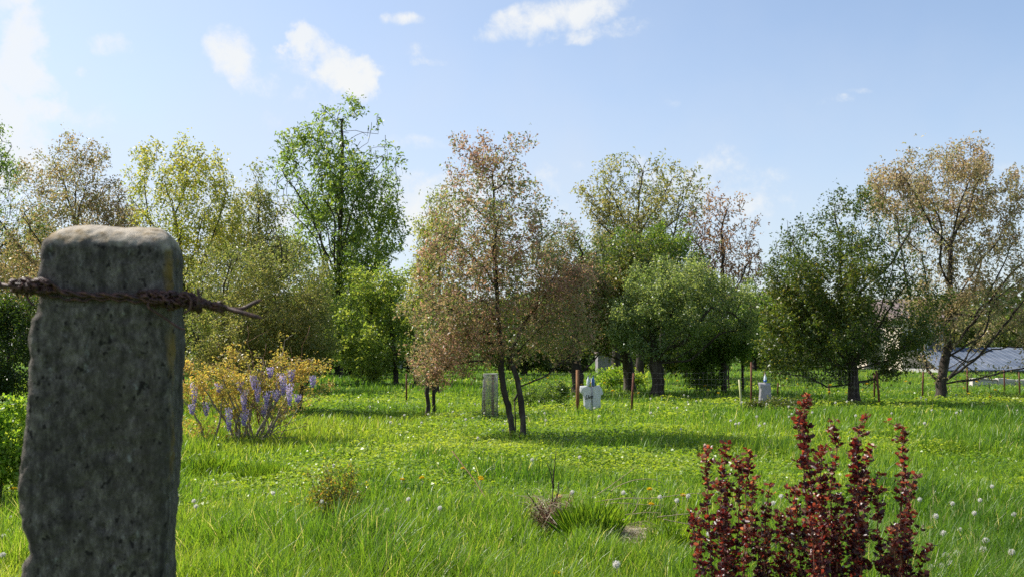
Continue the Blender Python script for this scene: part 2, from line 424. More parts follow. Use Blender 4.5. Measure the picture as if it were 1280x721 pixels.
def tree(name, label, Y, roots, env, leafm, nleaf, lsize, lwidth=.5, natt=1100, step=.2, rroot=.12, tip=.006, bark='bark',
         twigr=2.0, spread=.10, group=None, cat='tree', trop=(0, 0, .12), di=6, dk=1.6, droop=.2, tint=(.5, .22), clump=2.0, up=.0, tuft=1, zmin=.3, leafpart='crown', limbs=0, rise=.8, fork=.2, shoots=0, minr=None, gap=1.0, dense=1.0, six=False):
    """roots in photo pixels: list of paths [(px, py, dy), ...]; first point of a path at ground level"""
    nleaf = int(nleaf * 1.05 * dense)
    if tuft == 1: tuft = 3
    rp = []
    for path in roots:
        q = []
        for t in path:
            if isinstance(t, int): q.append(('at', rp[0][t])); continue
            dy = t[2] if len(t) > 2 else 0
            q.append(np.array((wx(t[0], Y), Y + dy, wz(t[1], Y))))
        if not isinstance(q[0], tuple):
            x, y = q[0][0], q[0][1]; q[0] = np.array((x, y, float(gz(x, y)) - .05))
        rp.append(q)
    base = rp[0][0]
    root = empty(name, tuple(base), label, cat, group)
    att = sample_env(env, Y, natt, zmin)
    nexp = len(rp)
    if limbs:
        # ascending limbs from the lower trunk towards well-spread points of the crown
        F_ = [att[rng.integers(len(att))]]
        for _ in range(limbs - 1):
            dd = np.min([((att - f) ** 2).sum(1) for f in F_], 0); F_.append(att[int(np.argmax(dd * (rng.random(len(att)) * .5 + .5)))])
        for f in sorted(F_, key=lambda f: f[2]):
            tr = max(rp[:sum(1 for p in rp[:nexp] if not isinstance(p[0], tuple))], key=lambda P_: -abs(P_[-1][0] - f[0]) - abs(P_[-1][1] - f[1]))
            T_ = np.array([p for p in tr if not isinstance(p, tuple)])
            hd = math.hypot(f[0] - T_[:, 0].mean(), f[1] - T_[:, 1].mean())
            za = np.clip(f[2] - hd * rise - .15 * (f[2] - T_[0, 2]), T_[0, 2] + fork * (T_[-1, 2] - T_[0, 2]), T_[-1, 2] * .97)
            a_ = np.array([np.interp(za, T_[:, 2], T_[:, i_]) for i_ in range(3)])
            e_ = a_ + (f - a_) * .93
            L_ = np.linalg.norm(e_ - a_)
            m1 = a_ + (e_ - a_) * .3 + rng.normal(size=3) * L_ * .04 - np.array((0, 0, L_ * .02)); m2 = a_ + (e_ - a_) * .65 + rng.normal(size=3) * L_ * .05 + np.array((0, 0, L_ * .03 * (1 if rise > .5 else 2)))
            rp.append([('at', a_), m1, m2, e_])
    nodes, par, own = colonize(att, rp, step, step * di, step * dk, trop=trop)
    if shoots:
        # young shoots that stand out beyond the crown
        kids = np.bincount(par[par >= 0], minlength=len(par)); tips = np.where(kids == 0)[0]
        cen = nodes[tips].mean(0); cen[2] -= (nodes[tips][:, 2].max() - cen[2]) * .5
        out = nodes[tips] - cen; dist = np.linalg.norm(out / (np.abs(out).max(0) + 1e-6), axis=1)
        w_ = dist ** 4; w_ /= w_.sum(); NN = list(nodes); PP = list(par)
        for i in rng.choice(tips, min(shoots, len(tips)), replace=False, p=w_):
            o_ = nodes[i] - cen; o_ /= np.linalg.norm(o_); d_ = o_ * .7 + np.array((0, 0, .8 if trop[2] >= 0 else 0)) + rng.normal(size=3) * .3; prev = int(i); p_ = nodes[i].copy()
            for q_ in range(rng.integers(2, 5)):
                d_ = d_ / np.linalg.norm(d_) + rng.normal(size=3) * .15; p_ = p_ + d_ * step * .6; NN.append(p_.copy()); PP.append(prev); prev = len(NN) - 1
        nodes = np.array(NN); par = np.array(PP)
    r, cnt = radii(par, tip, rroot)
    for k_, mr_ in (minr or {}).items():
        a0_ = own[k_]; b0_ = own[k_ + 1] if k_ + 1 < len(own) else a0_ + 1; L_ = max(1, b0_ - a0_)
        r[a0_:b0_] = np.maximum(r[a0_:b0_], mr_ * (1 - .65 * np.arange(L_) / L_))
    branch_mesh('trunk', nodes, par, r, M[bark], root)
    tw = np.where(r < tip * twigr)[0]
    tw = tw[(par[tw] >= 0)]
    tw = tw[nodes[tw][:, 2] > zmin * .9]
    wgt = 1.0 + 1.5 * (cnt[tw] == 0)
    c0 = nodes[tw]
    cl = fnoise(c0[:, 0] * 1.0 + c0[:, 1] * .6, c0[:, 2] + c0[:, 1] * .4, clump * .5, int(Y * 10) % 97)
    wgt = wgt * (np.clip(.25 + (cl - .36) * 5.0, .07, 1.9) * gap + (1 - gap))
    wgt /= wgt.sum()
    nt_ = max(1, nleaf // tuft)
    pick = rng.choice(len(tw), nt_, p=wgt); ii = tw[pick]
    t = rng.random((nt_, 1)) * 1.0
    P = nodes[par[ii]] * (1 - t) + nodes[ii] * t + rng.normal(size=(nt_, 3)) * spread
    br = nodes[ii] - nodes[par[ii]]; br /= np.linalg.norm(br, axis=1)[:, None] + 1e-9
    if tuft > 1:
        P = np.repeat(P, tuft, 0) + rng.normal(size=(nt_ * tuft, 3)) * lsize * .38; br = np.repeat(br, tuft, 0); ii = np.repeat(ii, tuft); cl_i = np.repeat(cl[pick], tuft)
    else: cl_i = cl[pick]
    D = rng.normal(size=P.shape) + br * .7 + np.array((0, 0, up))
    n = len(P)
    tn = np.clip(tint[0] + (cl_i - .5) * .9 + rng.normal(size=n) * tint[1], 0, 1)
    sz = lsize * (.45 + .95 * rng.random(n) ** .8)
    leaves_mesh(leafpart, P, D, sz, lwidth, tn, leafm, parent=root, droop=droop, six=six)
    return root, nodes, par, r

GREEN_FRESH = leaf_mat('fresh_green_leaf', [(.055, .105, .026), (.105, .175, .036), (.175, .24, .052), (.245, .275, .08)])
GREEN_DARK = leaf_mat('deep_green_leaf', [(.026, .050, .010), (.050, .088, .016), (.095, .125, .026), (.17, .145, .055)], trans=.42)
BRONZE = leaf_mat('bronze_spring_leaf', [(.12, .165, .05), (.20, .21, .08), (.25, .19, .11), (.29, .205, .14)], tmul=(1.5, 1.45, .9))
BRONZE_GREEN = leaf_mat('bronze_green_leaf', [(.09, .15, .035), (.17, .21, .065), (.275, .20, .13), (.34, .20, .165)], tmul=(1.5, 1.35, 1.0))
OLIVE_GOLD = leaf_mat('olive_gold_leaf', [(.11, .15, .042), (.20, .215, .065), (.28, .25, .10), (.32, .25, .13)], tmul=(1.45, 1.45, .85))
GREY_GREEN = leaf_mat('grey_green_leaf', [(.06, .115, .035), (.11, .17, .06), (.165, .22, .095), (.24, .28, .15)], rough=.35)
WALNUT = leaf_mat('walnut_spring_leaf', [(.16, .18, .075), (.27, .235, .13), (.36, .27, .18), (.39, .25, .20)], tmul=(1.35, 1.35, .9))
PINKISH = leaf_mat('pink_bronze_leaf', [(.17, .16, .07), (.28, .19, .11), (.33, .19, .14), (.30, .16, .12)], tmul=(1.4, 1.4, .9))
YELLOW_GREEN = leaf_mat('yellow_green_leaf', [(.11, .16, .035), (.19, .235, .045), (.28, .29, .065), (.32, .28, .10)])
HEDGE = leaf_mat('bright_hedge_leaf', [(.06, .14, .02), (.13, .25, .025), (.22, .32, .04), (.30, .36, .06)])

# --- central two-stemmed tree, 15.7 m away
Yc = 15.7
central_env = [(612, 200, 34, 34, .8), (612, 235, 62, 45, .9), (615, 285, 88, 50, 1.0), (612, 335, 98, 50, 1.15), (585, 385, 88, 50, 1.5), (665, 385, 72, 45, 1.1),
               (568, 432, 56, 44, 1.7), (695, 415, 58, 36, 1.4), (700, 360, 44, 40, 1.1), (546, 466, 28, 22, 1.6), (640, 430, 60, 28, .9), (585, 180, 24, 14, .5), (645, 178, 24, 12, .5)]
tree('tree', 'reddish bronze-leaved tree on two thin leaning dark stems, middle of the meadow', Yc,
     [[(644, 552, .05), (636, 515, .05), (627, 470, 0), (626, 440, 0), (622, 400, 0), (620, 340, 0), (618, 280, 0), (616, 215, 0)],
      [(654, 552, -.1), (653, 515, -.1), (647, 475, -.05), (636, 445, .05), (655, 405, .2), (690, 355, .3)],
      [4, (595, 395, -.2), (560, 385, -.3)], [5, (660, 310, .1), (690, 290, .1)]],
     central_env, BRONZE_GREEN, 44000, .052, .5, natt=4600, step=.11, rroot=.055, tip=.0035, spread=.07, trop=(0, 0, .10), clump=3.2, gap=.5, tint=(.60, .28), limbs=16, rise=.35, fork=.35, shoots=150, minr={0: .047, 1: .060})

# --- tall ash left of centre
tree('ash_tree', 'tall slender bright green tree standing highest against the sky, left of centre', 46,
     [[(425, 470), (424, 420), (423, 340), (426, 260), (428, 190), (428, 150)]],
     [(428, 165, 42, 36, 1.1), (390, 200, 42, 40, 1.1), (465, 205, 38, 50, 1.0), (420, 240, 85, 48, 1.0), (370, 265, 36, 42, 1.0), (480, 262, 30, 50, .8),
      (420, 310, 82, 42, .9), (425, 365, 66, 34, .8), (425, 405, 50, 24, .5), (345, 290, 20, 40, .7), (350, 215, 16, 24, .5), (500, 240, 14, 16, .5)],
     GREEN_FRESH, 24000, .19, .42, natt=1900, step=.40, rroot=.19, tip=.013, spread=.25, droop=.35, tuft=5, clump=.9, tint=(.42, .2), trop=(0, 0, .35), limbs=26, rise=1.3, fork=.22, shoots=130, minr={0: .17}, dense=1.25)

# --- right, dark green orchard tree
dark_env = [(1055, 262, 40, 30, .9), (1040, 300, 75, 38, 1.1), (1110, 300, 58, 36, 1.1), (1150, 285, 28, 24, .8), (1060, 350, 105, 50, 1.2), (1000, 385, 50, 48, 1.0),
            (1120, 385, 62, 52, 1.1), (1060, 415, 95, 40, .9), (985, 430, 40, 36, 1.0), (1140, 425, 34, 40, .9), (985, 462, 36, 16, .8), (1030, 460, 30, 16, .7), (1125, 458, 30, 14, .8)]
tree('fruit_tree', 'broad dark green fruit tree with short forked trunk, beside the golden tree on the right', 25,
     [[(1068, 505), (1067, 480), (1066, 462), (1060, 420, -.2), (1052, 370), (1050, 310)], [2, (1085, 440, .3), (1105, 395, .4), (1120, 340, .3)],
      [2, (1040, 425, .2), (1012, 390, .3), (995, 360, .2)], [2, (1100, 450, -.5), (1135, 420, -.6)], [2, (1035, 455, -.6), (1000, 435, -.8)]],
     dark_env, GREEN_DARK, 70000, .075, .55, natt=3000, step=.2, rroot=.155, tip=.006, spread=.12, clump=1.1, zmin=.75, tint=(.42, .24), limbs=16, rise=1.0, fork=.12, shoots=120, dense=.78)

# --- far right, golden bronze walnut-like tree
wal_env = [(1130, 215, 45, 24, .8), (1200, 208, 48, 24, .8), (1175, 250, 95, 42, .9), (1240, 260, 45, 45, .8), (1180, 310, 90, 48, .9), (1260, 330, 55, 50, .9),
           (1190, 375, 75, 42, .8), (1285, 370, 40, 40, .9), (1250, 408, 64, 26, 1.2), (1170, 430, 34, 30, .6), (1245, 468, 42, 14, .6), (1310, 320, 40, 60, .8), (1310, 425, 40, 40, .8)]
tree('walnut_tree', 'golden bronze-leaved open tree with spreading dark limbs before the blue roof, far right', 28,
     [[(1176, 503), (1176, 480), (1183, 440), (1186, 390), (1188, 330), (1190, 270)], [1, (1163, 462, .2), (1155, 420, .3), (1140, 340, .5), (1130, 270, .5)],
      [2, (1205, 452, -.2), (1232, 436, -.4), (1270, 433, -.5), (1300, 430, -.5)], [2, (1215, 468, -.4), (1250, 470, -.5)], [3, (1225, 395, .3), (1255, 350, .5), (1275, 300, .4)]],
     wal_env, WALNUT, 36000, .085, .5, natt=2400, step=.25, rroot=.155, tip=.008, spread=.13, droop=.35, tuft=3, clump=1.0, tint=(.45, .25), trop=(0, 0, .2), limbs=24, rise=.9, fork=.1, shoots=160, dense=1.15)

# --- the pale green apple tree with arching limb
tree('apple_tree', 'rounded grey-green apple tree with a stout rugged trunk and an arching limb to the right', 29,
     [[(822, 495), (822, 470), (818, 440), (812, 400), (815, 360)], [2, (850, 430, -.4), (868, 405, -.5), (885, 385, -.4), (912, 392, -.4), (935, 415, -.4)],
      [2, (790, 430, -.2), (770, 400, -.2)]],
     [(845, 365, 60, 34, 1.1), (800, 395, 40, 42, 1.2), (850, 400, 62, 30, 1.2), (905, 375, 38, 28, 1.0), (800, 428, 36, 24, 1.1), (842, 425, 26, 22, .9), (930, 405, 18, 28, .8), (830, 345, 30, 16, .8)],
     GREY_GREEN, 52000, .07, .6, gap=1.0, dense=.85, natt=2000, step=.2, rroot=.21, tip=.007, spread=.12, clump=1.3, tint=(.55, .28), zmin=1.25, limbs=10, rise=.7, fork=.3, shoots=80)

# --- second orchard tree behind, trunk at 787
tree('fruit_tree', 'green fruit tree with thick dark trunk just left of the rounded apple tree', 32,
     [[(787, 489), (786, 465), (782, 430), (775, 380), (770, 340)], [2, (800, 410, .4), (820, 370, .6)]],
     [(765, 350, 50, 50, 1.1), (800, 335, 48, 42, 1.1), (750, 400, 36, 36, 1), (770, 310, 32, 24, .8)],
     GREEN_DARK, 34000, .09, .55, natt=1200, step=.26, rroot=.19, tip=.009, spread=.16, clump=1.0, tint=(.55, .25), limbs=8, shoots=50)

# --- forked dark trunk at 718 with bronze crown
tree('fruit_tree', 'bronze and green tree with a forked dark trunk behind the tall wooden fence post', 30,
     [[(722, 492), (722, 470), (716, 440), (722, 400), (725, 350)], [2, (706, 462), (700, 440), (690, 400), (682, 350)]],
     [(720, 350, 46, 50, 1.0), (690, 400, 46, 40, 1), (735, 405, 40, 40, 1), (700, 310, 34, 30, .7), (715, 440, 34, 16, .8)],
     BRONZE_GREEN, 26000, .08, .5, natt=1500, step=.22, rroot=.2, tip=.008, spread=.14, clump=1.2, tint=(.35, .28), limbs=8, shoots=60)

# --- trees at the back
GB = 'trees along the back of the meadow'
tree('walnut_tree', 'tall olive-gold airy tree rising behind the apple tree against the sky', 44,
     [[(800, 475), (800, 420), (800, 340), (798, 280)], [1, (770, 300), (760, 250)], [1, (840, 300), (855, 250)]],
     [(790, 220, 42, 26, .9), (830, 225, 36, 22, .8), (760, 250, 32, 30, .8), (805, 265, 66, 34, .9), (860, 265, 20, 34, .7), (800, 310, 66, 32, .8), (795, 205, 20, 12, .6)],
     OLIVE_GOLD, 15000, .15, .45, natt=1800, step=.36, rroot=.2, tip=.013, spread=.24, droop=.3, tuft=4, clump=.8, tint=(.45, .25), trop=(0, 0, .3), group=GB, limbs=16, rise=1.0, fork=.3, shoots=120)
tree('walnut_tree', 'sparse pinkish bronze tree at the back between the apple tree and the dark green tree', 42,
     [[(905, 475), (905, 420), (903, 350), (905, 300)], [1, (930, 370), (940, 320)], [1, (880, 360), (872, 300)]],
     [(905, 262, 26, 24, .8), (890, 290, 34, 36, .8), (930, 300, 26, 40, .8), (905, 340, 50, 36, .8), (895, 245, 14, 12, .5), (940, 350, 16, 40, .6)],
     PINKISH, 6500, .12, .5, natt=1200, step=.34, rroot=.17, tip=.014, spread=.2, tuft=4, clump=.9, tint=(.5, .25), group=GB, trop=(0, 0, .25), limbs=12, rise=1.0, fork=.3, shoots=90)
tree('leafy_tree', 'dense mid-green tree filling the gap below the olive-gold one', 38,
     [[(770, 482), (770, 420), (768, 350)], [1, (800, 400), (820, 380), (825, 320)]],
     [(750, 330, 28, 36, 1), (780, 310, 42, 32, 1), (825, 315, 38, 42, 1), (860, 340, 34, 30, 1), (800, 350, 60, 30, 1)],
     GREEN_FRESH, 26000, .12, .5, natt=1100, step=.34, rroot=.18, tip=.014, spread=.2, clump=.9, tint=(.22, .2), group=GB, limbs=8, shoots=70)
tree('spruce_tree', 'narrow brown-green conifer tip poking up between the back trees', 47,
     [[(828, 475), (828, 400), (828, 330), (827, 268)]],
     [(828, 275, 7, 12, 1), (828, 295, 12, 16, 1.2), (828, 320, 17, 20, 1.2), (828, 350, 22, 24, 1.2)],
     OLIVE_GOLD, 9000, .13, .3, natt=700, step=.3, rroot=.14, tip=.012, spread=.15, droop=.3, tint=(.1, .15), trop=(0, 0, -.1), group=GB)
tree('small_tree', 'low leafy green tree on three thin dark stems right of the apple tree', 31,
     [[(905, 492), (904, 450), (898, 420)], [(932, 490, .4), (931, 455, .3), (935, 420, .3)], [(918, 488, .8), (918, 450, .8), (915, 420, .8)]],
     [(900, 425, 40, 30, 1), (925, 420, 30, 30, 1), (875, 450, 24, 24, 1.0), (880, 480, 26, 12, .9)],
     GREEN_FRESH, 26000, .075, .55, natt=1100, step=.2, rroot=.09, tip=.007, spread=.12, clump=1.3, tint=(.22, .2), zmin=.15)
tree('sapling', 'thin sapling with bronze leaves hanging low beside the left flank of the two-stemmed tree', 21,
     [[(535, 502), (534, 475), (536, 440), (545, 410)], [(541, 503, .2), (542, 470, .2), (556, 430, .1)]],
     [(548, 430, 30, 34, 1), (532, 468, 20, 18, .8), (560, 400, 30, 24, .9)],
     BRONZE_GREEN, 5500, .055, .5, natt=800, step=.14, rroot=.05, tip=.005, spread=.08, clump=2, tint=(.5, .3), zmin=.5, shoots=40)
tree('tree', 'lean pale green tree with bare gaps just behind the left shoulder of the two-stemmed tree', 30,
     [[(545, 488), (546, 440), (550, 350), (548, 270)]],
     [(548, 250, 16, 26, .7), (545, 300, 28, 34, .9), (540, 350, 30, 30, .9), (530, 390, 24, 26, .9)],
     YELLOW_GREEN, 7000, .08, .5, natt=800, step=.24, rroot=.09, tip=.008, spread=.13, tuft=3, tint=(.4, .2), group=GB, limbs=8, rise=1, shoots=60, dense=1.6)
# left-hand group
tree('tree', 'twiggy reddish-brown tree on the left, rising behind the concrete post', 24,
     [[(95, 500), (94, 440), (92, 360), (92, 290), (95, 230)], [2, (60, 330), (35, 280)], [2, (130, 320), (150, 270)]],
     [(95, 195, 40, 26, .8), (60, 225, 40, 28, .9), (120, 235, 40, 28, .9), (85, 275, 80, 40, 1), (50, 330, 70, 45, 1.1), (150, 320, 50, 45, 1), (90, 380, 100, 50, 1), (0, 300, 40, 60, .9)],
     BRONZE, 40000, .062, .5, natt=2800, step=.19, rroot=.14, tip=.006, spread=.11, clump=1.1, tint=(.52, .28), trop=(0, 0, .15), limbs=18, rise=.8, shoots=160, dense=1.7)
tree('tree', 'green tree cut by the left edge of the frame', 27,
     [[(-40, 500), (-38, 420), (-30, 330), (-15, 240)]],
     [(5, 185, 22, 24, .9), (-20, 215, 50, 36, 1), (-25, 270, 60, 50, 1), (10, 290, 40, 40, 1), (-30, 340, 70, 50, 1)],
     GREEN_FRESH, 20000, .085, .5, natt=1300, step=.24, rroot=.16, tip=.008, spread=.14, clump=1.0, tint=(.4, .22), limbs=8, shoots=70, dense=1.4)
tree('tree', 'airy yellow-green tree with upright twigs, right of the reddish one', 33,
     [[(225, 492), (226, 430), (230, 370), (226, 310), (215, 250)], [1, (255, 330), (275, 270), (285, 230)], [1, (200, 330), (185, 270), (180, 220)]],
     [(190, 200, 24, 16, .6), (235, 192, 28, 12, .6), (270, 210, 26, 18, .7), (225, 235, 68, 32, .8), (230, 280, 78, 36, .9), (200, 335, 68, 36, 1), (260, 330, 50, 36, 1), (230, 385, 80, 36, 1), (160, 300, 24, 46, .9)],
     YELLOW_GREEN, 21000, .095, .55, natt=2200, step=.27, rroot=.16, tip=.008, spread=.15, tuft=3, clump=.9, tint=(.45, .25), trop=(0, 0, .35), limbs=20, rise=1.3, fork=.1, shoots=150, dense=1.7)
tree('tree', 'thin bronze-green wispy-topped tree just left of the tall bright green tree', 38,
     [[(325, 482), (325, 420), (326, 330), (322, 250)]],
     [(322, 225, 12, 24, .7), (325, 270, 28, 34, .9), (335, 320, 36, 36, 1), (300, 300, 30, 36, .9)],
     OLIVE_GOLD, 8500, .11, .5, natt=900, step=.3, rroot=.14, tip=.01, spread=.18, tuft=3, tint=(.35, .28), group=GB, trop=(0, 0, .3), limbs=10, rise=1.2, shoots=60, dense=2)
tree('large_bush', 'big rounded olive-yellow bush with many stems behind the flowering wisteria', 21.5,
     [[(290, 510), (285, 440), (275, 380)], [(330, 508, .4), (335, 440, .4), (345, 370, .3)], [(370, 506, .2), (380, 450, .2), (390, 390, .2)], [(250, 512, .3), (245, 450, .3), (240, 400, .3)]],
     [(320, 335, 70, 42, 1.1), (275, 370, 60, 50, 1.1), (365, 370, 58, 46, 1.1), (320, 410, 95, 45, 1.1), (390, 430, 36, 34, 1), (260, 440, 50, 34, 1), (330, 460, 80, 24, .9), (345, 305, 40, 20, .8)],
     OLIVE_GOLD, 66000, .056, .5, natt=3600, step=.15, rroot=.07, tip=.0045, spread=.10, clump=1.3, tint=(.35, .28), cat='bush', zmin=.15, limbs=22, rise=1.1, fork=.02, shoots=160, dense=1.25)
tree('leafy_bush', 'bright leafy green bush between the tall green tree and the two-stemmed tree', 36,
     [[(495, 482), (494, 440), (488, 400)], [(465, 482, .5), (463, 440, .5), (460, 400, .4)], [(520, 480, .3), (518, 440, .3), (515, 400, .3)]],
     [(480, 372, 46, 34, 1), (512, 395, 34, 44, 1), (456, 405, 40, 40, 1), (485, 435, 64, 26, 1.1), (440, 430, 30, 26, .8), (500, 350, 24, 18, .8), (470, 455, 50, 16, .6)],
     GREEN_FRESH, 22000, .115, .6, natt=1100, step=.28, rroot=.12, tip=.01, spread=.18, clump=1.4, tint=(.6, .25), cat='bush', zmin=.2, limbs=10, shoots=80)
# dark trees between the stems further back
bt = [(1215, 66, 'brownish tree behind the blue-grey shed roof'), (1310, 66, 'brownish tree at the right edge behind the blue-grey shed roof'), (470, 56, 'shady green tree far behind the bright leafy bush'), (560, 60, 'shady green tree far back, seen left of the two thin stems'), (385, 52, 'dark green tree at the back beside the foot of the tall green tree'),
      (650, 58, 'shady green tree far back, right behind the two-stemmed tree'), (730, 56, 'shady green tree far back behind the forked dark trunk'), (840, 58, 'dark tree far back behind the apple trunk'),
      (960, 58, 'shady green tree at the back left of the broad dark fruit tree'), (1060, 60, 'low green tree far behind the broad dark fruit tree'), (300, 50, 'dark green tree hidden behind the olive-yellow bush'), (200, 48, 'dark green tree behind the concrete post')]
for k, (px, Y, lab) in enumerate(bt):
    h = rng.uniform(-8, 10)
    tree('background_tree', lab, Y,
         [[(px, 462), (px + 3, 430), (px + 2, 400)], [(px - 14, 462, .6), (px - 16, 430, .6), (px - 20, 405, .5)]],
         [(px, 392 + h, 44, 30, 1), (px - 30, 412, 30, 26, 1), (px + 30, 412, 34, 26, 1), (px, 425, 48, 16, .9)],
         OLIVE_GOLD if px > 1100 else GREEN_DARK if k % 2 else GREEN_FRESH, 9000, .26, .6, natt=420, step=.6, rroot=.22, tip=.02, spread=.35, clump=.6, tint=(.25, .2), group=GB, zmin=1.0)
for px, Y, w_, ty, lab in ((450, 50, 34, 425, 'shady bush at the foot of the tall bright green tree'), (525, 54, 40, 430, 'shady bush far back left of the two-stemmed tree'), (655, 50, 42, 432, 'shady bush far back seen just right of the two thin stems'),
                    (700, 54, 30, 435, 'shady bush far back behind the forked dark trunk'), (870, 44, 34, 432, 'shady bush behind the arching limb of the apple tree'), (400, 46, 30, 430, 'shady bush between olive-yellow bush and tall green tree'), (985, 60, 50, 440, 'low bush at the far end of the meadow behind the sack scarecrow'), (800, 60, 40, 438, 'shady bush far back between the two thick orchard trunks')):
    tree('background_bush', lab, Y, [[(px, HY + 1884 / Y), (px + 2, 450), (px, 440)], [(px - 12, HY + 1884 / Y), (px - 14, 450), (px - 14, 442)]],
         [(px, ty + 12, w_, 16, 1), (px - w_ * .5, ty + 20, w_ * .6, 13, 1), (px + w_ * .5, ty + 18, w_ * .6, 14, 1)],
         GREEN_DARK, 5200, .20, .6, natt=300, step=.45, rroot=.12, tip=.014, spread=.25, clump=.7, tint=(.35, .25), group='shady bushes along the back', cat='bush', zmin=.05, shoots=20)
tree('evergreen_bush', 'dark evergreen bush at the left edge beside the concrete post', 17,
     [[(10, 545), (12, 480), (10, 430)], [(-25, 545), (-24, 480), (-20, 440)], [(40, 545), (42, 480), (38, 440)]],
     [(0, 430, 50, 50, 1), (40, 420, 40, 40, 1), (-30, 440, 50, 50, 1), (10, 480, 60, 26, 1)],
     GREEN_DARK, 40000, .055, .5, natt=1500, step=.15, rroot=.06, tip=.005, spread=.1, clump=1.4, tint=(.15, .15), cat='bush', zmin=.1, shoots=40)
tree('hedge_bush', 'bright light-green leafy bush low at the left edge, half behind the concrete post', 8.5,
     [[(0, 640), (2, 590), (4, 560)], [(-40, 640), (-38, 580), (-36, 550)], [(40, 640), (40, 590), (40, 560)]],
     [(0, 545, 45, 38, 1), (-40, 540, 50, 45, 1), (40, 560, 30, 30, .8), (0, 585, 60, 22, .8), (15, 505, 18, 16, .7)],
     HEDGE, 15000, .045, .55, natt=1000, step=.08, rroot=.02, tip=.0025, spread=.05, clump=2.5, tint=(.45, .25), cat='bush', zmin=.03)

# far wood beyond the meadow
def far_wood():
    n = 60000
    x = rng.uniform(-110, 75, n); y = 92 + rng.normal(size=n) * 5
    top = 4.3 + 3.0 * fnoise(x, x * 0, .12, 5) + 1.0 * vnoise(x, x * 0, .5, 9)
    z = top * rng.random(n) ** .6
    P = np.stack([x, y, z], 1)
    cl = fnoise(x, z * 1.5, .35, 3)
    keep = cl > .28
    P = P[keep]; cl = cl[keep]
    o = leaves_mesh('far_wood', P, rng.normal(size=P.shape), rng.uniform(.35, .8, len(P)), .7, np.clip(.25 + (cl - .5) * 1.2 + rng.normal(size=len(P)) * .2, 0, 1), GREEN_DARK)
    tag(o, kind='stuff'); o['label'] = 'far strip of woodland beyond the meadow'; o['category'] = 'wood'
far_wood()

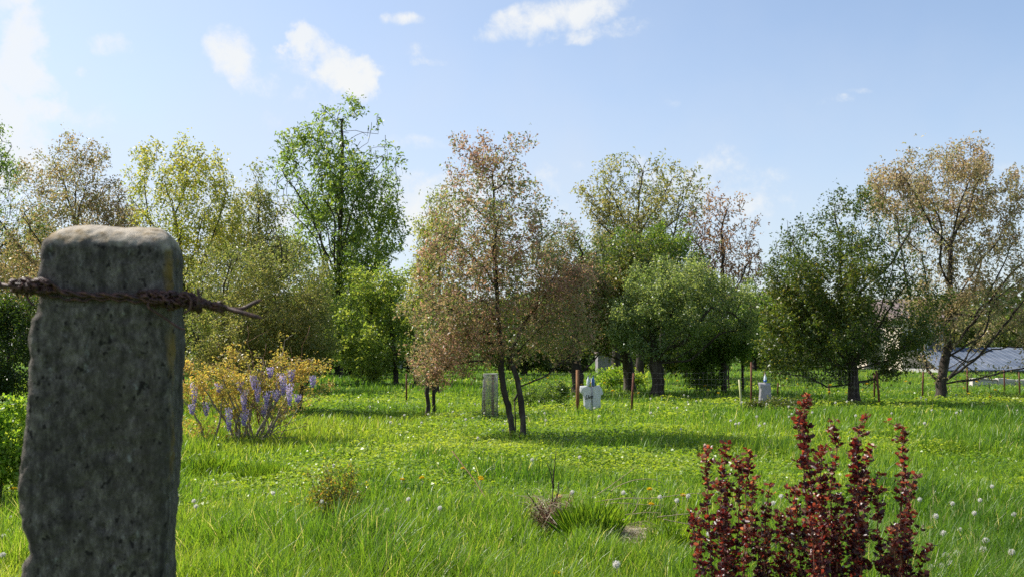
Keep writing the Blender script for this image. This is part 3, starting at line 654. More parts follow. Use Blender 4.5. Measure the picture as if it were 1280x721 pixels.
# ------------------------------------------------------------------ buildings at the right
def house():
    Y = 55
    wall = rough_mat('pale_render', [(.50, .42, .34), (.62, .54, .45), (.70, .63, .54)], 1.2, .9, .15)
    roofm = rough_mat('brown_grey_tiles', [(.10, .08, .075), (.17, .13, .12), (.25, .20, .18)], 3, .85, .4, (1, 6, 6))
    glass = new_mat('dark_window_glass')[0]; glass.node_tree.nodes['Principled BSDF'].inputs['Base Color'].default_value = (.03, .035, .04, 1); glass.node_tree.nodes['Principled BSDF'].inputs['Roughness'].default_value = .1
    frame = rough_mat('white_window_frame', [(.6, .6, .6), (.7, .7, .7)], 5, .5, 0)
    x0, x1 = wx(1128, Y), wx(1187, Y); zt = wz(400, Y)
    root = empty('house', ((x0 + x1) / 2, Y + 4, 0), 'pale cream rendered house glimpsed through the bronze tree on the right', 'house')
    m = MB(); m.box(((x0 + x1) / 2, Y + 4, zt / 2), (x1 - x0, 8, zt)); m.build('wall', wall, root, False)
    r = MB(); e = .35; zr = zt + 1.5
    V = [(x0 - e, Y - e, zt), (x1 + e, Y - e, zt), (x1 + e, Y + 8 + e, zt), (x0 - e, Y + 8 + e, zt), (x0 - e, Y + 4, zr), (x1 + e, Y + 4, zr),
         (x0 - e, Y - e, zt + .15), (x1 + e, Y - e, zt + .15), (x1 + e, Y + 8 + e, zt + .15), (x0 - e, Y + 8 + e, zt + .15)]
    r.add(V, [(0, 3, 2, 1), (0, 1, 7, 6), (2, 3, 9, 8), (6, 7, 5, 4), (9, 4, 5, 8), (0, 6, 4, 9, 3), (1, 2, 8, 5, 7)])
    r.build('roof', roofm, root, False)
    for px in (1143, 1168):
        xc = wx(px, Y)
        f = MB(); f.box((xc, Y - .02, 1.9), (1.0, .1, 1.3)); fo = f.build('window', frame, root, False)
        g = MB(); g.box((xc, Y - .08, 1.9), (.82, .02, 1.1)); g.build('pane', glass, fo, False)
    # long shed with blue-grey sheet roof
    Y = 50
    m_, nt, b = new_mat('blue_grey_sheet_roof')
    tc = nt.nodes.new('ShaderNodeTexCoord'); w = nt.nodes.new('ShaderNodeTexWave'); w.inputs['Scale'].default_value = 2.2; w.bands_direction = 'X'
    nt.links.new(tc.outputs['Object'], w.inputs[0])
    nn = nt.nodes.new('ShaderNodeTexNoise'); nn.inputs['Scale'].default_value = .8; nn.inputs['Detail'].default_value = 6; nt.links.new(tc.outputs['Object'], nn.inputs[0])
    rr = ramp(nt, [(.045, .062, .098), (.075, .098, .14), (.12, .14, .18)], nn.outputs['Fac'], [.3, .5, .7]); nt.links.new(rr.outputs[0], b.inputs['Base Color'])
    bp = nt.nodes.new('ShaderNodeBump'); bp.inputs['Strength'].default_value = .5; bp.inputs['Distance'].default_value = .04
    nt.links.new(w.outputs['Fac'], bp.inputs['Height']); nt.links.new(bp.outputs[0], b.inputs['Normal']); b.inputs['Roughness'].default_value = .7
    x0, x1 = wx(1172, Y), wx(1350, Y)
    root = empty('shed', ((x0 + x1) / 2, Y + 2.5, 0), 'low long shed with a blue-grey sheet metal roof behind the tree at the right edge', 'shed')
    zl, zh = wz(462, Y), wz(434, Y + 5)
    s = MB(); s.box(((x0 + x1) / 2, Y + 2.6, zl / 2 - .05), (x1 - x0 - .5, 4.6, zl)); s.build('wall', rough_mat('grey_board_wall', [(.2, .2, .2), (.33, .33, .32), (.42, .41, .4)], 3, .9, .2), root, False)
    rf = MB(); xe = wx(1215, Y)
    rf.add([(x0, Y - .3, zl), (x1, Y - .3, zl), (x1, Y + 5, zh), (xe - 1, Y + 5, zh), (x0, Y - .3, zl - .06), (x1, Y - .3, zl - .06), (x1, Y + 5, zh - .06), (xe - 1, Y + 5, zh - .06)],
           [(0, 1, 2, 3), (4, 7, 6, 5), (0, 4, 5, 1), (1, 5, 6, 2), (2, 6, 7, 3), (3, 7, 4, 0)])
    for q_ in np.linspace(0, 1, 22):
        xa = x0 + (x1 - x0) * q_; xb = xe - 1 + (x1 - xe + 1) * q_; rf.tube([(xa, Y - .3, zl + .02), (xb, Y + 5, zh + .02)], .022, 4)
    rf.build('roof', m_, root, False)
    rd = MB(); rd.tube([(wx(1238, Y), Y + 2, wz(452, Y) ), (wx(1350, Y), Y + 2, wz(452, Y))], .05, 6); rd.build('roof_batten', rough_mat('pale_batten', [(.5, .5, .5), (.6, .6, .6)], 4, .7, 0), root)
    # low broken wall
    Y = 36; q = MB(); xs = np.linspace(wx(1213, Y), wx(1300, Y), 9)
    conc = rough_mat('pale_concrete', [(.35, .32, .30), (.5, .46, .43), (.6, .57, .54)], 3, .9, .4)
    for i in range(8):
        q.box(((xs[i] + xs[i + 1]) / 2, Y + rng.normal() * .03, .16 - i * .012), (xs[i + 1] - xs[i] - .02, .3, .36 + rng.normal() * .03), rng.normal() * .02)
    tag(q.build('low_wall', conc, None, False), 'low pale concrete kerb wall in the grass at the right edge', 'wall')
    # pale garden wall behind the middle trees
    Y = 62
    q = MB(); q.box(((wx(485, Y) + wx(518, Y)) / 2, Y, .75), (wx(518, Y) - wx(485, Y), .25, 1.7)); tag(q.build('garden_wall', rough_mat('grey_blue_render', [(.25, .27, .3), (.34, .36, .4)], 2, .9, .1), None, False), 'short stretch of grey-blue wall glimpsed left of the two-stemmed tree', 'wall')
    Y = 50
    root = empty('garden_shed', (wx(764, Y), Y + 1, 0), 'small pale shed glimpsed between trunks above the T-shirt scarecrow', 'shed')
    q = MB(); q.box((wx(760, Y), Y + 1, .58), (1.1, 1.6, 1.16)); q.build('wall', rough_mat('pale_boards', [(.16, .15, .16), (.28, .26, .28)], 6, .9, .2, (4, 1, .2)), root, False)
    q = MB(); q.box((wx(760, Y), Y + 1, 1.2), (1.3, 1.9, .08)); q.build('roof', roofm, root, False)
house()

# ------------------------------------------------------------------ meadow grass
def grass():
    N = 430000
    u = rng.random(N)
    ya, yb = 3.2, 75.0; p = -.55                        # more blades near the camera
    Y = (ya ** p + u * (yb ** p - ya ** p)) ** (1 / p)
    X = (rng.random(N) * 2 - 1) * (Y * .66 + .8)
    hn = np.clip(fnoise(X, Y, .6, 11) * 1.6 - .3, 0, 1); big = fnoise(X, Y, .12, 21)
    # grass is thinner where broad-leaved herbs grow (a wide patch between 8.5 and 14 m)
    herb = herb_mask(X, Y)
    keep = rng.random(N) > herb * .62
    X, Y, hn, big, herb = X[keep], Y[keep], hn[keep], big[keep], herb[keep]
    n = len(X)
    tall = np.clip((fnoise(X, Y, .75, 31) - .53) * 6, 0, 1) * (.4 + .6 * np.clip((fnoise(X, Y, .18, 37) - .4) * 5, 0, 1))
    H = (.13 + .15 * hn + .22 * tall) * rng.uniform(.6, 1.3, n) * (1 - .35 * herb) * np.where(Y < 8, 1.12, 1)
    H *= np.clip(1.05 - (Y - 20) / 70, .6, 1.05)
    for (px, yc, hw, hd) in ((686, 7.2, 26, .8), (785, 6.95, 30, .6), (862, 6.7, 34, .7), (418, 7.6, 34, .9), (820, 7.6, 70, .5)):
        H *= 1 - (.8 if px == 418 else .6) * np.exp(-(((X - wx(px, yc)) / (hw / F * yc)) ** 2 + ((Y - yc) / hd) ** 2) ** 2)
    W = .0042 + .00062 * Y + rng.random(n) * .0015
    az = rng.random(n) * 2 * np.pi; bend = H * rng.uniform(.15, .75, n) ** 1.3
    # light wind leans blades to the right
    dx = np.cos(az) * bend + .05 * H; dy = np.sin(az) * bend
    fa = rng.random(n) * np.pi
    sx, sy = np.cos(fa) * W / 2, np.sin(fa) * W / 2
    Z = gz(X, Y) - .01
    def row(t, wf):
        cx, cy, cz = X + dx * t ** 2, Y + dy * t ** 2, Z + H * (t - .18 * t ** 3 * (bend / H))
        return np.stack([cx - sx * wf, cy - sy * wf, cz], 1), np.stack([cx + sx * wf, cy + sy * wf, cz], 1)
    a0, a1 = row(0., 1); b0, b1 = row(.4, .95); c0, c1 = row(.75, .6); tpt = row(1., 0)[0]
    V = np.stack([a0, a1, b0, b1, c0, c1, tpt], 1).reshape(-1, 3)
    b = (np.arange(n) * 7)[:, None]
    loops = np.concatenate([b + np.array([0, 1, 3, 2, 2, 3, 5, 4, 4, 5, 6])], 1).ravel()
    st = (np.arange(n) * 11)[:, None] + np.array([0, 4, 8])
    tint = np.clip(.46 + (big - .5) * 1.2 - .34 * tall + rng.normal(size=n) * .13, 0, .86)
    dry = rng.random(n) < .022 + .03 * (Y < 9); tint[dry] = rng.uniform(.9, 1, dry.sum())
    m = leaf_mat('grass_blade', [(.05, .12, .013), (.105, .20, .020), (.165, .255, .028), (.24, .29, .045), (.38, .36, .20)], trans=.5, rough=.42, spec=.4, tmul=(1.8, 1.65, .8), pos=[0, .35, .6, .85, .95])
    o = link('grass', raw_mesh('grass', V, loops, st.ravel(), m, {'tint': np.repeat(tint, 7)}))
    tag(o, 'lush green meadow grass', 'grass', kind='stuff')
def herb_mask(X, Y):
    c = np.clip((fnoise(X, Y, .33, 71) - .47) * 7, 0, 1)
    z = np.exp(-((Y - 11.0) / 2.3) ** 2) * (.5 + .5 * (X < 4)) + .8 * np.exp(-((Y - 17.5) / 4) ** 2) * np.exp(-((X - .5) / 3.2) ** 2) + .8 * np.exp(-((Y - 24) / 4) ** 2)
    return np.clip(c * .5 + z * 1.3 - .25, 0, 1) * np.clip((Y - 7.2) / 1.5, 0, 1)
grass()
def ground_cover():
    N = 300000
    u = rng.random(N); ya, yb = 7., 45.; p = -.35
    Y = (ya ** p + u * (yb ** p - ya ** p)) ** (1 / p)
    X = (rng.random(N) * 2 - 1) * (Y * .66 + .5)
    k = rng.random(N) < herb_mask(X, Y) * 1.0
    X, Y = X[k], Y[k]; n = len(X)
    hh = (.03 + .36 * np.clip(fnoise(X, Y, .8, 81) - .25, 0, 1)) * rng.random(n) ** .45
    P = np.stack([X, Y, gz(X, Y) + hh], 1)
    az = rng.random(n) * 2 * np.pi
    D = np.stack([np.cos(az), np.sin(az), rng.uniform(-.1, .7, n)], 1)
    big = fnoise(X, Y, .5, 91)
    t = np.clip(.5 + (big - .5) * 1.1 + rng.normal(size=n) * .18, 0, 1)
    m = leaf_mat('herb_leaf', [(.065, .14, .018), (.15, .24, .028), (.24, .31, .042), (.32, .37, .07)], trans=.45, rough=.4, tmul=(1.6, 1.55, .6))
    o = leaves_mesh('ground_cover', P, D, (.028 + .0021 * Y) * rng.uniform(.6, 1.3, n), .62, t, m, six=False, up_bias=2.2, droop=.25)
    tag(o, 'yellow-green low leafy herbs between the grass', 'ground cover', kind='stuff')
ground_cover()

# ------------------------------------------------------------------ the concrete post
def concrete_post():
    C = np.array((wx(118, 1.05), 1.05)); ang = R(14)
    u = np.array((math.cos(ang), math.sin(ang))); nb = np.array((-math.sin(ang), math.cos(ang))); D = .135
    def s_of(px, off=0):
        k = (px - 640) / F; c = C + nb * off
        return (k * c[1] - c[0]) / (u[0] - k * u[1])
    LP = [(278, 58), (300, 50), (345, 43), (372, 42), (392, 41), (400, 33), (425, 30), (445, 34), (485, 33), (505, 29), (528, 27), (545, 24), (590, 21), (605, 17), (640, 19), (660, 24), (676, 31), (690, 34), (702, 27), (721, 22), (760, 24), (830, 20), (1000, 22), (2300, 20)]
    RP = [(278, 228), (320, 231), (400, 231), (480, 231), (560, 229), (640, 225), (721, 222), (1000, 224), (2300, 222)]
    zs_top = 1.7 + (HY - 279) / F * 1.07
    zv = np.concatenate([np.linspace(-.3, 1.30, 30)[:-1], np.arange(1.30, zs_top - .03, .0035)])
    rings = []
    cr = .016; npt = 16
    def ring(z, inset=0, insf=0):
        py = HY - (z - 1.7) / 1.05 * F
        l = np.interp(py, *zip(*LP)); r = np.interp(py, *zip(*RP))
        sL = s_of(l) + inset; sR = s_of(r, D) - inset; d0, d1 = inset + insf, D - inset
        pts = []
        c = max(.002, cr - inset * .4)
        # rounded rectangle, four sides with corners
        for (cx, cy, a0) in ((sL + c, d0 + c, 180), (sR - c * 1.3, d0 + c * 1.3, 270), (sR - c, d1 - c, 0), (sL + c, d1 - c, 90)):
            rad = c * (1.3 if a0 == 270 else 1)
            for q in range(8):
                a = R(a0 + 90 * q / 7); pts.append((cx + rad * math.cos(a), cy + rad * math.sin(a)))
        # subdivide the straight sides
        out = []
        for i in range(4):
            seg = pts[i * 8:(i + 1) * 8]; out += seg
            nx_ = pts[((i + 1) * 8) % 32]; k = 44 if i in (0, 2) else 22
            for q in range(1, k): out.append(tuple(np.array(seg[-1]) * (1 - q / k) + np.array(nx_) * q / k))
        return [np.array((C[0] + u[0] * s + nb[0] * d, C[1] + u[1] * s + nb[1] * d, z)) for s, d in out]
    R0 = .030
    for z in zv: rings.append(ring(z))
    for t in np.linspace(0, 90, 14)[1:]:
        rings.append(ring(zs_top - R0 + R0 * math.sin(R(t)) , R0 * (1 - math.cos(R(t))) * .8, .034 * (t / 90) ** 1.2))
    for i in np.linspace(0, .028, 6)[1:]: rings.append(ring(zs_top + i * .05, R0 * .8 + i, .034 - i * .2))
    A = np.array(rings); nr, k, _ = A.shape
    # weathering: large waves, small pits, broken left arris
    Nn = np.roll(A, -1, 1) - np.roll(A, 1, 1); Nn = np.stack([Nn[..., 1], -Nn[..., 0], np.zeros_like(Nn[..., 0])], -1); Nn /= np.linalg.norm(Nn, axis=2)[..., None] + 1e-9
    V = A.copy()
    for i in range(nr):
        if A[i, 0, 2] < 1.25: continue
        topf = 1.0 if A[i, 0, 2] < zs_top - .03 else 1.1
        for j in range(k):
            p = Vector(A[i, j])
            d = mnoise.fractal(p * 18, .9, 2.1, 4) * .0028 + mnoise.fractal(p * 90, 1, 2.1, 3) * .0018
            pit = mnoise.noise(p * 65 + Vector((3, 1, 7))); d -= max(0, pit - .42) * .012
            V[i, j] += Nn[i, j] * d * topf
            if topf > 1: V[i, j, 2] += mnoise.fractal(p * 30, .9, 2.1, 4) * .0020
    V = V.reshape(-1, 3)
    faces = [(i * k + j, i * k + (j + 1) % k, (i + 1) * k + (j + 1) % k, (i + 1) * k + j) for i in range(nr - 1) for j in range(k)]
    faces.append(tuple((nr - 1) * k + j for j in range(k)))
    m, nt, b = new_mat('lichened_concrete')
    N, L = nt.nodes.new, nt.links.new
    tc = N('ShaderNodeTexCoord')
    def nz(sc, det, stretch=(1, 1, 1), rough=.65, loc=(0, 0, 0)):
        mp = N('ShaderNodeMapping'); mp.inputs['Scale'].default_value = stretch; mp.inputs['Location'].default_value = loc; L(tc.outputs['Object'], mp.inputs[0])
        n = N('ShaderNodeTexNoise'); n.inputs['Scale'].default_value = sc; n.inputs['Detail'].default_value = det; n.inputs['Roughness'].default_value = rough
        L(mp.outputs[0], n.inputs[0]); return n.outputs['Fac']
    base = ramp(nt, [(.020, .017, .015), (.066, .056, .048), (.125, .107, .092), (.28, .245, .21)], nz(105, 12, (1, 1, .45), .85), [.36, .47, .55, .68])
    def over(prev, col, fac, lo, hi, amt=1.0):
        mr = N('ShaderNodeMapRange'); L(fac, mr.inputs[0]); mr.inputs[1].default_value = lo; mr.inputs[2].default_value = hi; mr.inputs[4].default_value = amt
        mx = N('ShaderNodeMix'); mx.data_type = 'RGBA'; L(mr.outputs[0], mx.inputs[0]); L(prev, mx.inputs[6]); mx.inputs[7].default_value = (*col, 1); return mx.outputs[2]
    c = over(base.outputs[0], (.044, .038, .026), nz(13, 8, (1, 1, .35), .7, (3, 0, 0)), .49, .62, .55)      # algae streaks
    c = over(c, (.024, .020, .019), nz(16, 7, (1.6, 1.6, .25), .65, (0, 5, 0)), .52, .66, .75)       # dark runs
    sp = N('ShaderNodeSeparateXYZ'); L(tc.outputs['Object'], sp.inputs[0])
    ylich = nz(24, 6, (1, 1, .45), .6, (0, 0, 9))
    # ochre lichen grows on the top edge and on the right-hand corner
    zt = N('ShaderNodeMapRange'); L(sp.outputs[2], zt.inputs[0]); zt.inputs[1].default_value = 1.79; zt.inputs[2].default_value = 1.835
    xr = N('ShaderNodeMapRange'); L(sp.outputs[0], xr.inputs[0]); xr.inputs[1].default_value = -.438; xr.inputs[2].default_value = -.412
    mxm = N('ShaderNodeMath'); mxm.operation = 'MAXIMUM'; L(zt.outputs[0], mxm.inputs[0]); L(xr.outputs[0], mxm.inputs[1])
    ad = N('ShaderNodeMath'); ad.operation = 'MULTIPLY'; L(mxm.outputs[0], ad.inputs[0]); L(ylich, ad.inputs[1])
    c = over(c, (.17, .105, .018), ad.outputs[0], .36, .52, .85)
    c = over(c, (.012, .010, .009), nz(120, 3, (1, 1, .8), .5, (4, 4, 2)), .62, .68, .9)      # dark pits
    c = over(c, (.24, .235, .22), nz(90, 4, (1, 1, .6), .6, (1, 4, 2)), .64, .74, .7)      # pale crusts
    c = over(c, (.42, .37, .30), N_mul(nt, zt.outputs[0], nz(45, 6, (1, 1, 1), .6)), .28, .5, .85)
    L(c, b.inputs['Base Color']); b.inputs['Roughness'].default_value = .95; b.inputs['Specular IOR Level'].default_value = .2
    bp = N('ShaderNodeBump'); bp.inputs['Strength'].default_value = .9; bp.inputs['Distance'].default_value = .0025
    L(nz(150, 6), bp.inputs['Height']); L(bp.outputs[0], b.inputs['Normal'])
    loops = []; st = []
    for f in faces: st.append(len(loops)); loops += f
    me = raw_mesh('concrete_post', V, loops, st, m, smooth=True)
    tag(link('concrete_post', me), 'weathered grey concrete fence post with chipped left edge, large in the left foreground', 'fence post')
    return C, u, nb, s_of, D
def N_mul(nt, a, b):
    n = nt.nodes.new('ShaderNodeMath'); n.operation = 'MULTIPLY'; nt.links.new(a, n.inputs[0]); nt.links.new(b, n.inputs[1]); return n.outputs[0]
PC, PU, PN, PS, PD = concrete_post()

def barbed_wire():
    Yf = 1.04
    def onface(px, py, out=.006):
        s = PS(px); q = PC + PU * s - PN * out
        return np.array((q[0], q[1], wz(py, q[1])))
    root = empty('barbed_wire', tuple(onface(128, 368)), 'rusty twisted barbed wire tied round the concrete post, two cut ends sticking out', 'wire')
    def smoothpath(P, n=160):
        P = np.array(P); t = np.linspace(0, 1, len(P)); tt = np.linspace(0, 1, n)
        # Catmull-Rom through numpy: interpolate then smooth
        Q = np.stack([np.interp(tt, t, P[:, i]) for i in range(3)], 1)
        k = max(3, n // len(P) // 2 * 2 + 1); pad = np.pad(Q, ((k // 2, k // 2), (0, 0)), mode='edge')
        return np.stack([np.convolve(pad[:, i], np.ones(k) / k, 'valid') for i in range(3)], 1)
    def helix(P, rad, turns, ph, jit=.0):
        P = np.asarray(P); n = len(P); T = np.gradient(P, axis=0); T /= np.linalg.norm(T, axis=1)[:, None] + 1e-9
        A = np.cross(T, (0, 0, 1.)); A /= np.linalg.norm(A, axis=1)[:, None] + 1e-9; B = np.cross(T, A)
        a = np.linspace(0, 1, n) * turns * 2 * np.pi + ph
        rad = np.asarray(rad) * np.ones(n)
        return P + A * (np.cos(a) * rad)[:, None] + B * (np.sin(a) * rad)[:, None]
    # main twisted pair: from off the frame, across the front of the post, to the right
    main = smoothpath([(wx(-160, 1.12), 1.12, wz(350, 1.12)), (wx(-40, 1.06), 1.06, wz(356, 1.06)), (wx(15, 1.02), 1.02, wz(358, 1.02)), onface(45, 357, .010), onface(62, 360, .008), onface(85, 366, .006), onface(115, 369, .005),
                       onface(150, 369, .006), onface(190, 372, .007), onface(215, 374, .012), (wx(245, 1.06), 1.06, wz(378, 1.06)), (wx(268, 1.07), 1.07, wz(382, 1.07)), (wx(286, 1.075), 1.075, wz(386, 1.075))], 420)
    for ph in (0, math.pi):
        m = MB(); m.tube(helix(main, .0019, 9, ph), .0021, 7); m.build('strand', M['rust_wire'], root)
    # second pair, lying a little lower and sagging
    low = smoothpath([onface(38, 366, .006), onface(60, 368, .005), onface(90, 376, .004), onface(130, 373, .004), onface(165, 376, .005), onface(200, 381, .006), onface(222, 384, .010), (wx(250, 1.06), 1.06, wz(381, 1.06))], 240)
    m = MB(); m.tube(helix(low, .0013, 12, 1), .0016, 6); m.build('strand', M['rust_wire'], root)
    # loop round the back of the post
    sL, sR = PS(38), PS(228, PD)
    def lp(s, d, z): q = PC + PU * s + PN * d; return (q[0], q[1], z)
    zc = wz(368, 1.1)
    back = smoothpath([onface(225, 380, .008), lp(sR + .006, .0, zc - .008), lp(sR + .006, PD + .006, zc - .004), lp((sL + sR) / 2, PD + .012, zc), lp(sL - .008, PD + .006, zc + .006), lp(sL - .010, .0, zc + .01), onface(36, 360, .008), onface(48, 356, .01)], 200)
    m = MB(); m.tube(helix(back, .0013, 14, 0), .0017, 6); m.build('strand', M['rust_wire'], root)
    # the tight coils where the wire is wrapped round itself
    def coil(i0, i1, rad, turns, thick, wob=.25, seed=0):
        P = main[i0:i1]; Pn = np.stack([np.interp(np.linspace(0, 1, 220), np.linspace(0, 1, len(P)), P[:, i]) for i in range(3)], 1)
        rr = rad * (1 + wob * np.sin(np.linspace(0, 9, 220) + seed) * .6)
        js = np.random.default_rng(seed); kk = np.ones(15) / 15
        rr = rr * (1 + np.convolve(js.normal(size=234), kk, 'valid') * .55)
        Pn = Pn + np.stack([np.convolve(js.normal(size=234), kk, 'valid') for _ in range(3)], 1) * .0016
        mm = MB(); mm.tube(helix(Pn, rr, turns * (1 + .1 * np.sin(np.linspace(0, 7, 220) + seed)), seed), thick, 6); mm.build('coil', M['rust_wire'], root)
    idx = lambda px: int(np.argmin(np.abs(main[:, 0] / main[:, 1] * F + 640 - px)))
    coil(idx(14), idx(36), .0065, 5, .0017, .3, 1)
    coil(idx(30), idx(64), .0080, 6, .0017, .35, 2)
    coil(idx(178), idx(205), .0078, 5, .0017, .3, 3)
    coil(idx(196), idx(240), .0085, 8, .0018, .35, 4)
    coil(idx(226), idx(250), .0075, 4, .0016, .5, 5)
    coil(idx(248), idx(278), .0048, 4.5, .0019, .2, 6)
    # loose loops and ends
    def end(P, r=.0016, name='wire_end'):
        mm = MB(); mm.tube(smoothpath(P, 60), np.interp(np.linspace(0, 1, 60), [0, .85, 1], [r, r, r * .5]), 6); mm.build(name, M['rust_wire'], root)
    e = main[-1]
    end([main[-12], e, (wx(302, 1.08), 1.08, wz(387, 1.08)), (wx(315, 1.085), 1.085, wz(380, 1.085)), (wx(328, 1.09), 1.09, wz(374, 1.09))], .0028)
    end([main[-10], e, (wx(300, 1.07), 1.07, wz(390, 1.07)), (wx(314, 1.07), 1.07, wz(394, 1.07)), (wx(328, 1.07), 1.07, wz(398, 1.07))], .0031)
    end([onface(190, 372, .012), onface(186, 384, .014), onface(200, 392, .012), onface(214, 402, .010), onface(226, 410, .012), (wx(232, 1.05), 1.05, wz(412, 1.05))], .0015)
    end([(wx(34, 1.03), 1.03, wz(358, 1.03)), (wx(33, 1.03), 1.03, wz(370, 1.03)), (wx(38, 1.03), 1.03, wz(378, 1.03)), (wx(43, 1.03), 1.03, wz(383, 1.03))], .0016)
    end([(wx(22, 1.03), 1.03, wz(356, 1.03)), (wx(20, 1.03), 1.03, wz(366, 1.03)), (wx(24, 1.03), 1.03, wz(373, 1.03))], .0014)
    end([onface(48, 352, .012), onface(62, 350, .012), onface(72, 358, .010), onface(82, 366, .008)], .0018)
    end([(wx(247, 1.05), 1.05, wz(360, 1.05)), (wx(249, 1.05), 1.05, wz(370, 1.05)), (wx(247, 1.05), 1.05, wz(384, 1.05))], .0022, 'barb')
    end([(wx(232, 1.05), 1.05, wz(366, 1.05)), (wx(240, 1.05), 1.05, wz(374, 1.05)), (wx(238, 1.05), 1.05, wz(386, 1.05)), (wx(230, 1.05), 1.05, wz(392, 1.05))], .0017, 'barb')
    end([onface(-2, 352, .01), onface(4, 354, .01), onface(3, 360, .012)], .0018, 'barb')
barbed_wire()

# ------------------------------------------------------------------ barberry shrubs in front
BARB = leaf_mat('barberry_leaf', [(.014, .006, .010), (.034, .009, .013), (.075, .014, .015), (.17, .06, .035), (.27, .17, .11)], trans=.40, rough=.36, spec=.5, tmul=(2.8, 1.3, .9), pos=[0, .3, .6, .82, 1])
def barberry(label, Y, stems):
    root = None; P = []; D = []; T = []; S = []
    bx = np.mean([wx(s[2], Y) for s in stems])
    root = empty('barberry_shrub', (bx, Y, float(gz(bx, Y))), label, 'shrub', 'barberry shrubs in the foreground')
    for (px, py, bpx, dy, dens) in stems:
        x0, y0 = wx(bpx, Y), Y + dy * .35; y1 = Y + dy
        x1, z1 = wx(px, y1), wz(py, y1)
        n = 60; t = np.linspace(0, 1, n)
        wob = np.cumsum(rng.normal(size=(n, 2)) * .0032, 0)
        C = np.stack([x0 + (x1 - x0) * t ** .8 + wob[:, 0] * t, y0 + (y1 - y0) * t ** .8 + wob[:, 1] * t, z1 * t], 1)
        bow = rng.normal(size=2) * .014; C[:, 0] += np.sin(t * 3.14) * bow[0]; C[:, 1] += np.sin(t * 3.14) * bow[1]; C[-1, 0] = x1
        m = MB(); m.tube(C, np.linspace(.006, .0016, n), 5); m.build('stem', M['twig_red'], root)
        # whorls of small leaves up the stem, with short side shoots lower down
        L = z1; nw = int(L / .024 * dens)
        tight = [h_ for h_ in np.arange(0, .62, .0125) if h_ < .05 or math.sin(h_ * 70 + px) > -.75]
        for k in range(nw + len(tight)):
            tt = 1 - rng.random() * .72 if k >= len(tight) else 1 - tight[k] / L
            q = np.array([np.interp(tt, t, C[:, i]) for i in range(3)])
            hgt = (1 - tt) * L
            side = rng.normal(size=3) * (.005 + .012 * hgt) if k < len(tight) else rng.normal(size=3) * (.006 + min(.06, .005 + .085 * max(0, hgt - .12)) * rng.random() ** 1.0); side[2] *= .8
            q = q + side
            m_ = rng.integers(5, 9)
            a = rng.random() * 6.28 + np.arange(m_) * 2.4
            d = np.stack([np.cos(a), np.sin(a), rng.uniform(.0, 1.3, m_)], 1)
            P.append(q + rng.normal(size=(m_, 3)) * .004); D.append(d)
            young = math.exp(-hgt / .10)
            T.append(np.clip(rng.normal(.42 + .34 * young, .25, m_), 0, 1)); S.append(rng.uniform(.009, .027, m_) * (1.0 - .1 * young))
    P, D, T, S = map(np.concatenate, (P, D, T, S))
    leaves_mesh('foliage', P, D, S, .58, T, BARB, six=True, parent=root, droop=.1, fold=.15)
rng = np.random.default_rng(21)
barberry('tall barberry shrub with upright dark red spires, right of centre at the bottom edge', 3.1,
         [(1012, 497, 1040, 0, 1.5), (1003, 520, 1036, .05, 1.1), (1028, 560, 1050, -.05, 1.6), (1040, 530, 1052, .1, .8), (1063, 558, 1058, .05, 1.1), (1081, 523, 1066, 0, 1.5), (1107, 527, 1078, .05, 1.4),
          (1098, 590, 1084, -.05, 1.0), (1147, 590, 1092, 0, .9), (1140, 640, 1100, .08, 1.0), (1125, 650, 1086, -.1, 1.0), (1020, 620, 1046, -.1, 1.4), (1050, 620, 1060, -.1, 1.4), (1075, 600, 1070, -.08, 1.4), (1000, 610, 1030, .05, 1.1),
          (1155, 680, 1104, 0, .8), (1010, 650, 1030, -.12, 1.2), (1110, 660, 1090, -.15, 1.2), (1060, 640, 1060, .12, 1.2), (1035, 660, 1050, .15, 1.2), (1092, 560, 1076, .1, .9)])
barberry('lower barberry shrub with thinner red spires, left neighbour of the tall one', 3.25,
         [(886, 558, 918, 0, 1.1), (904, 553, 922, .05, 1.3), (921, 574, 926, -.05, 1.2), (934, 562, 930, .05, .8), (945, 596, 936, .1, .9), (962, 604, 944, 0, .9), (975, 640, 952, .08, .9), (896, 600, 920, -.1, 1.2),
          (915, 620, 926, .1, 1.2), (880, 640, 914, 0, .8), (940, 650, 934, -.1, 1.1), (990, 660, 956, 0, .8), (960, 660, 944, -.1, 1.0), (982, 606, 960, .1, .7), (870, 640, 910, .05, .7)])

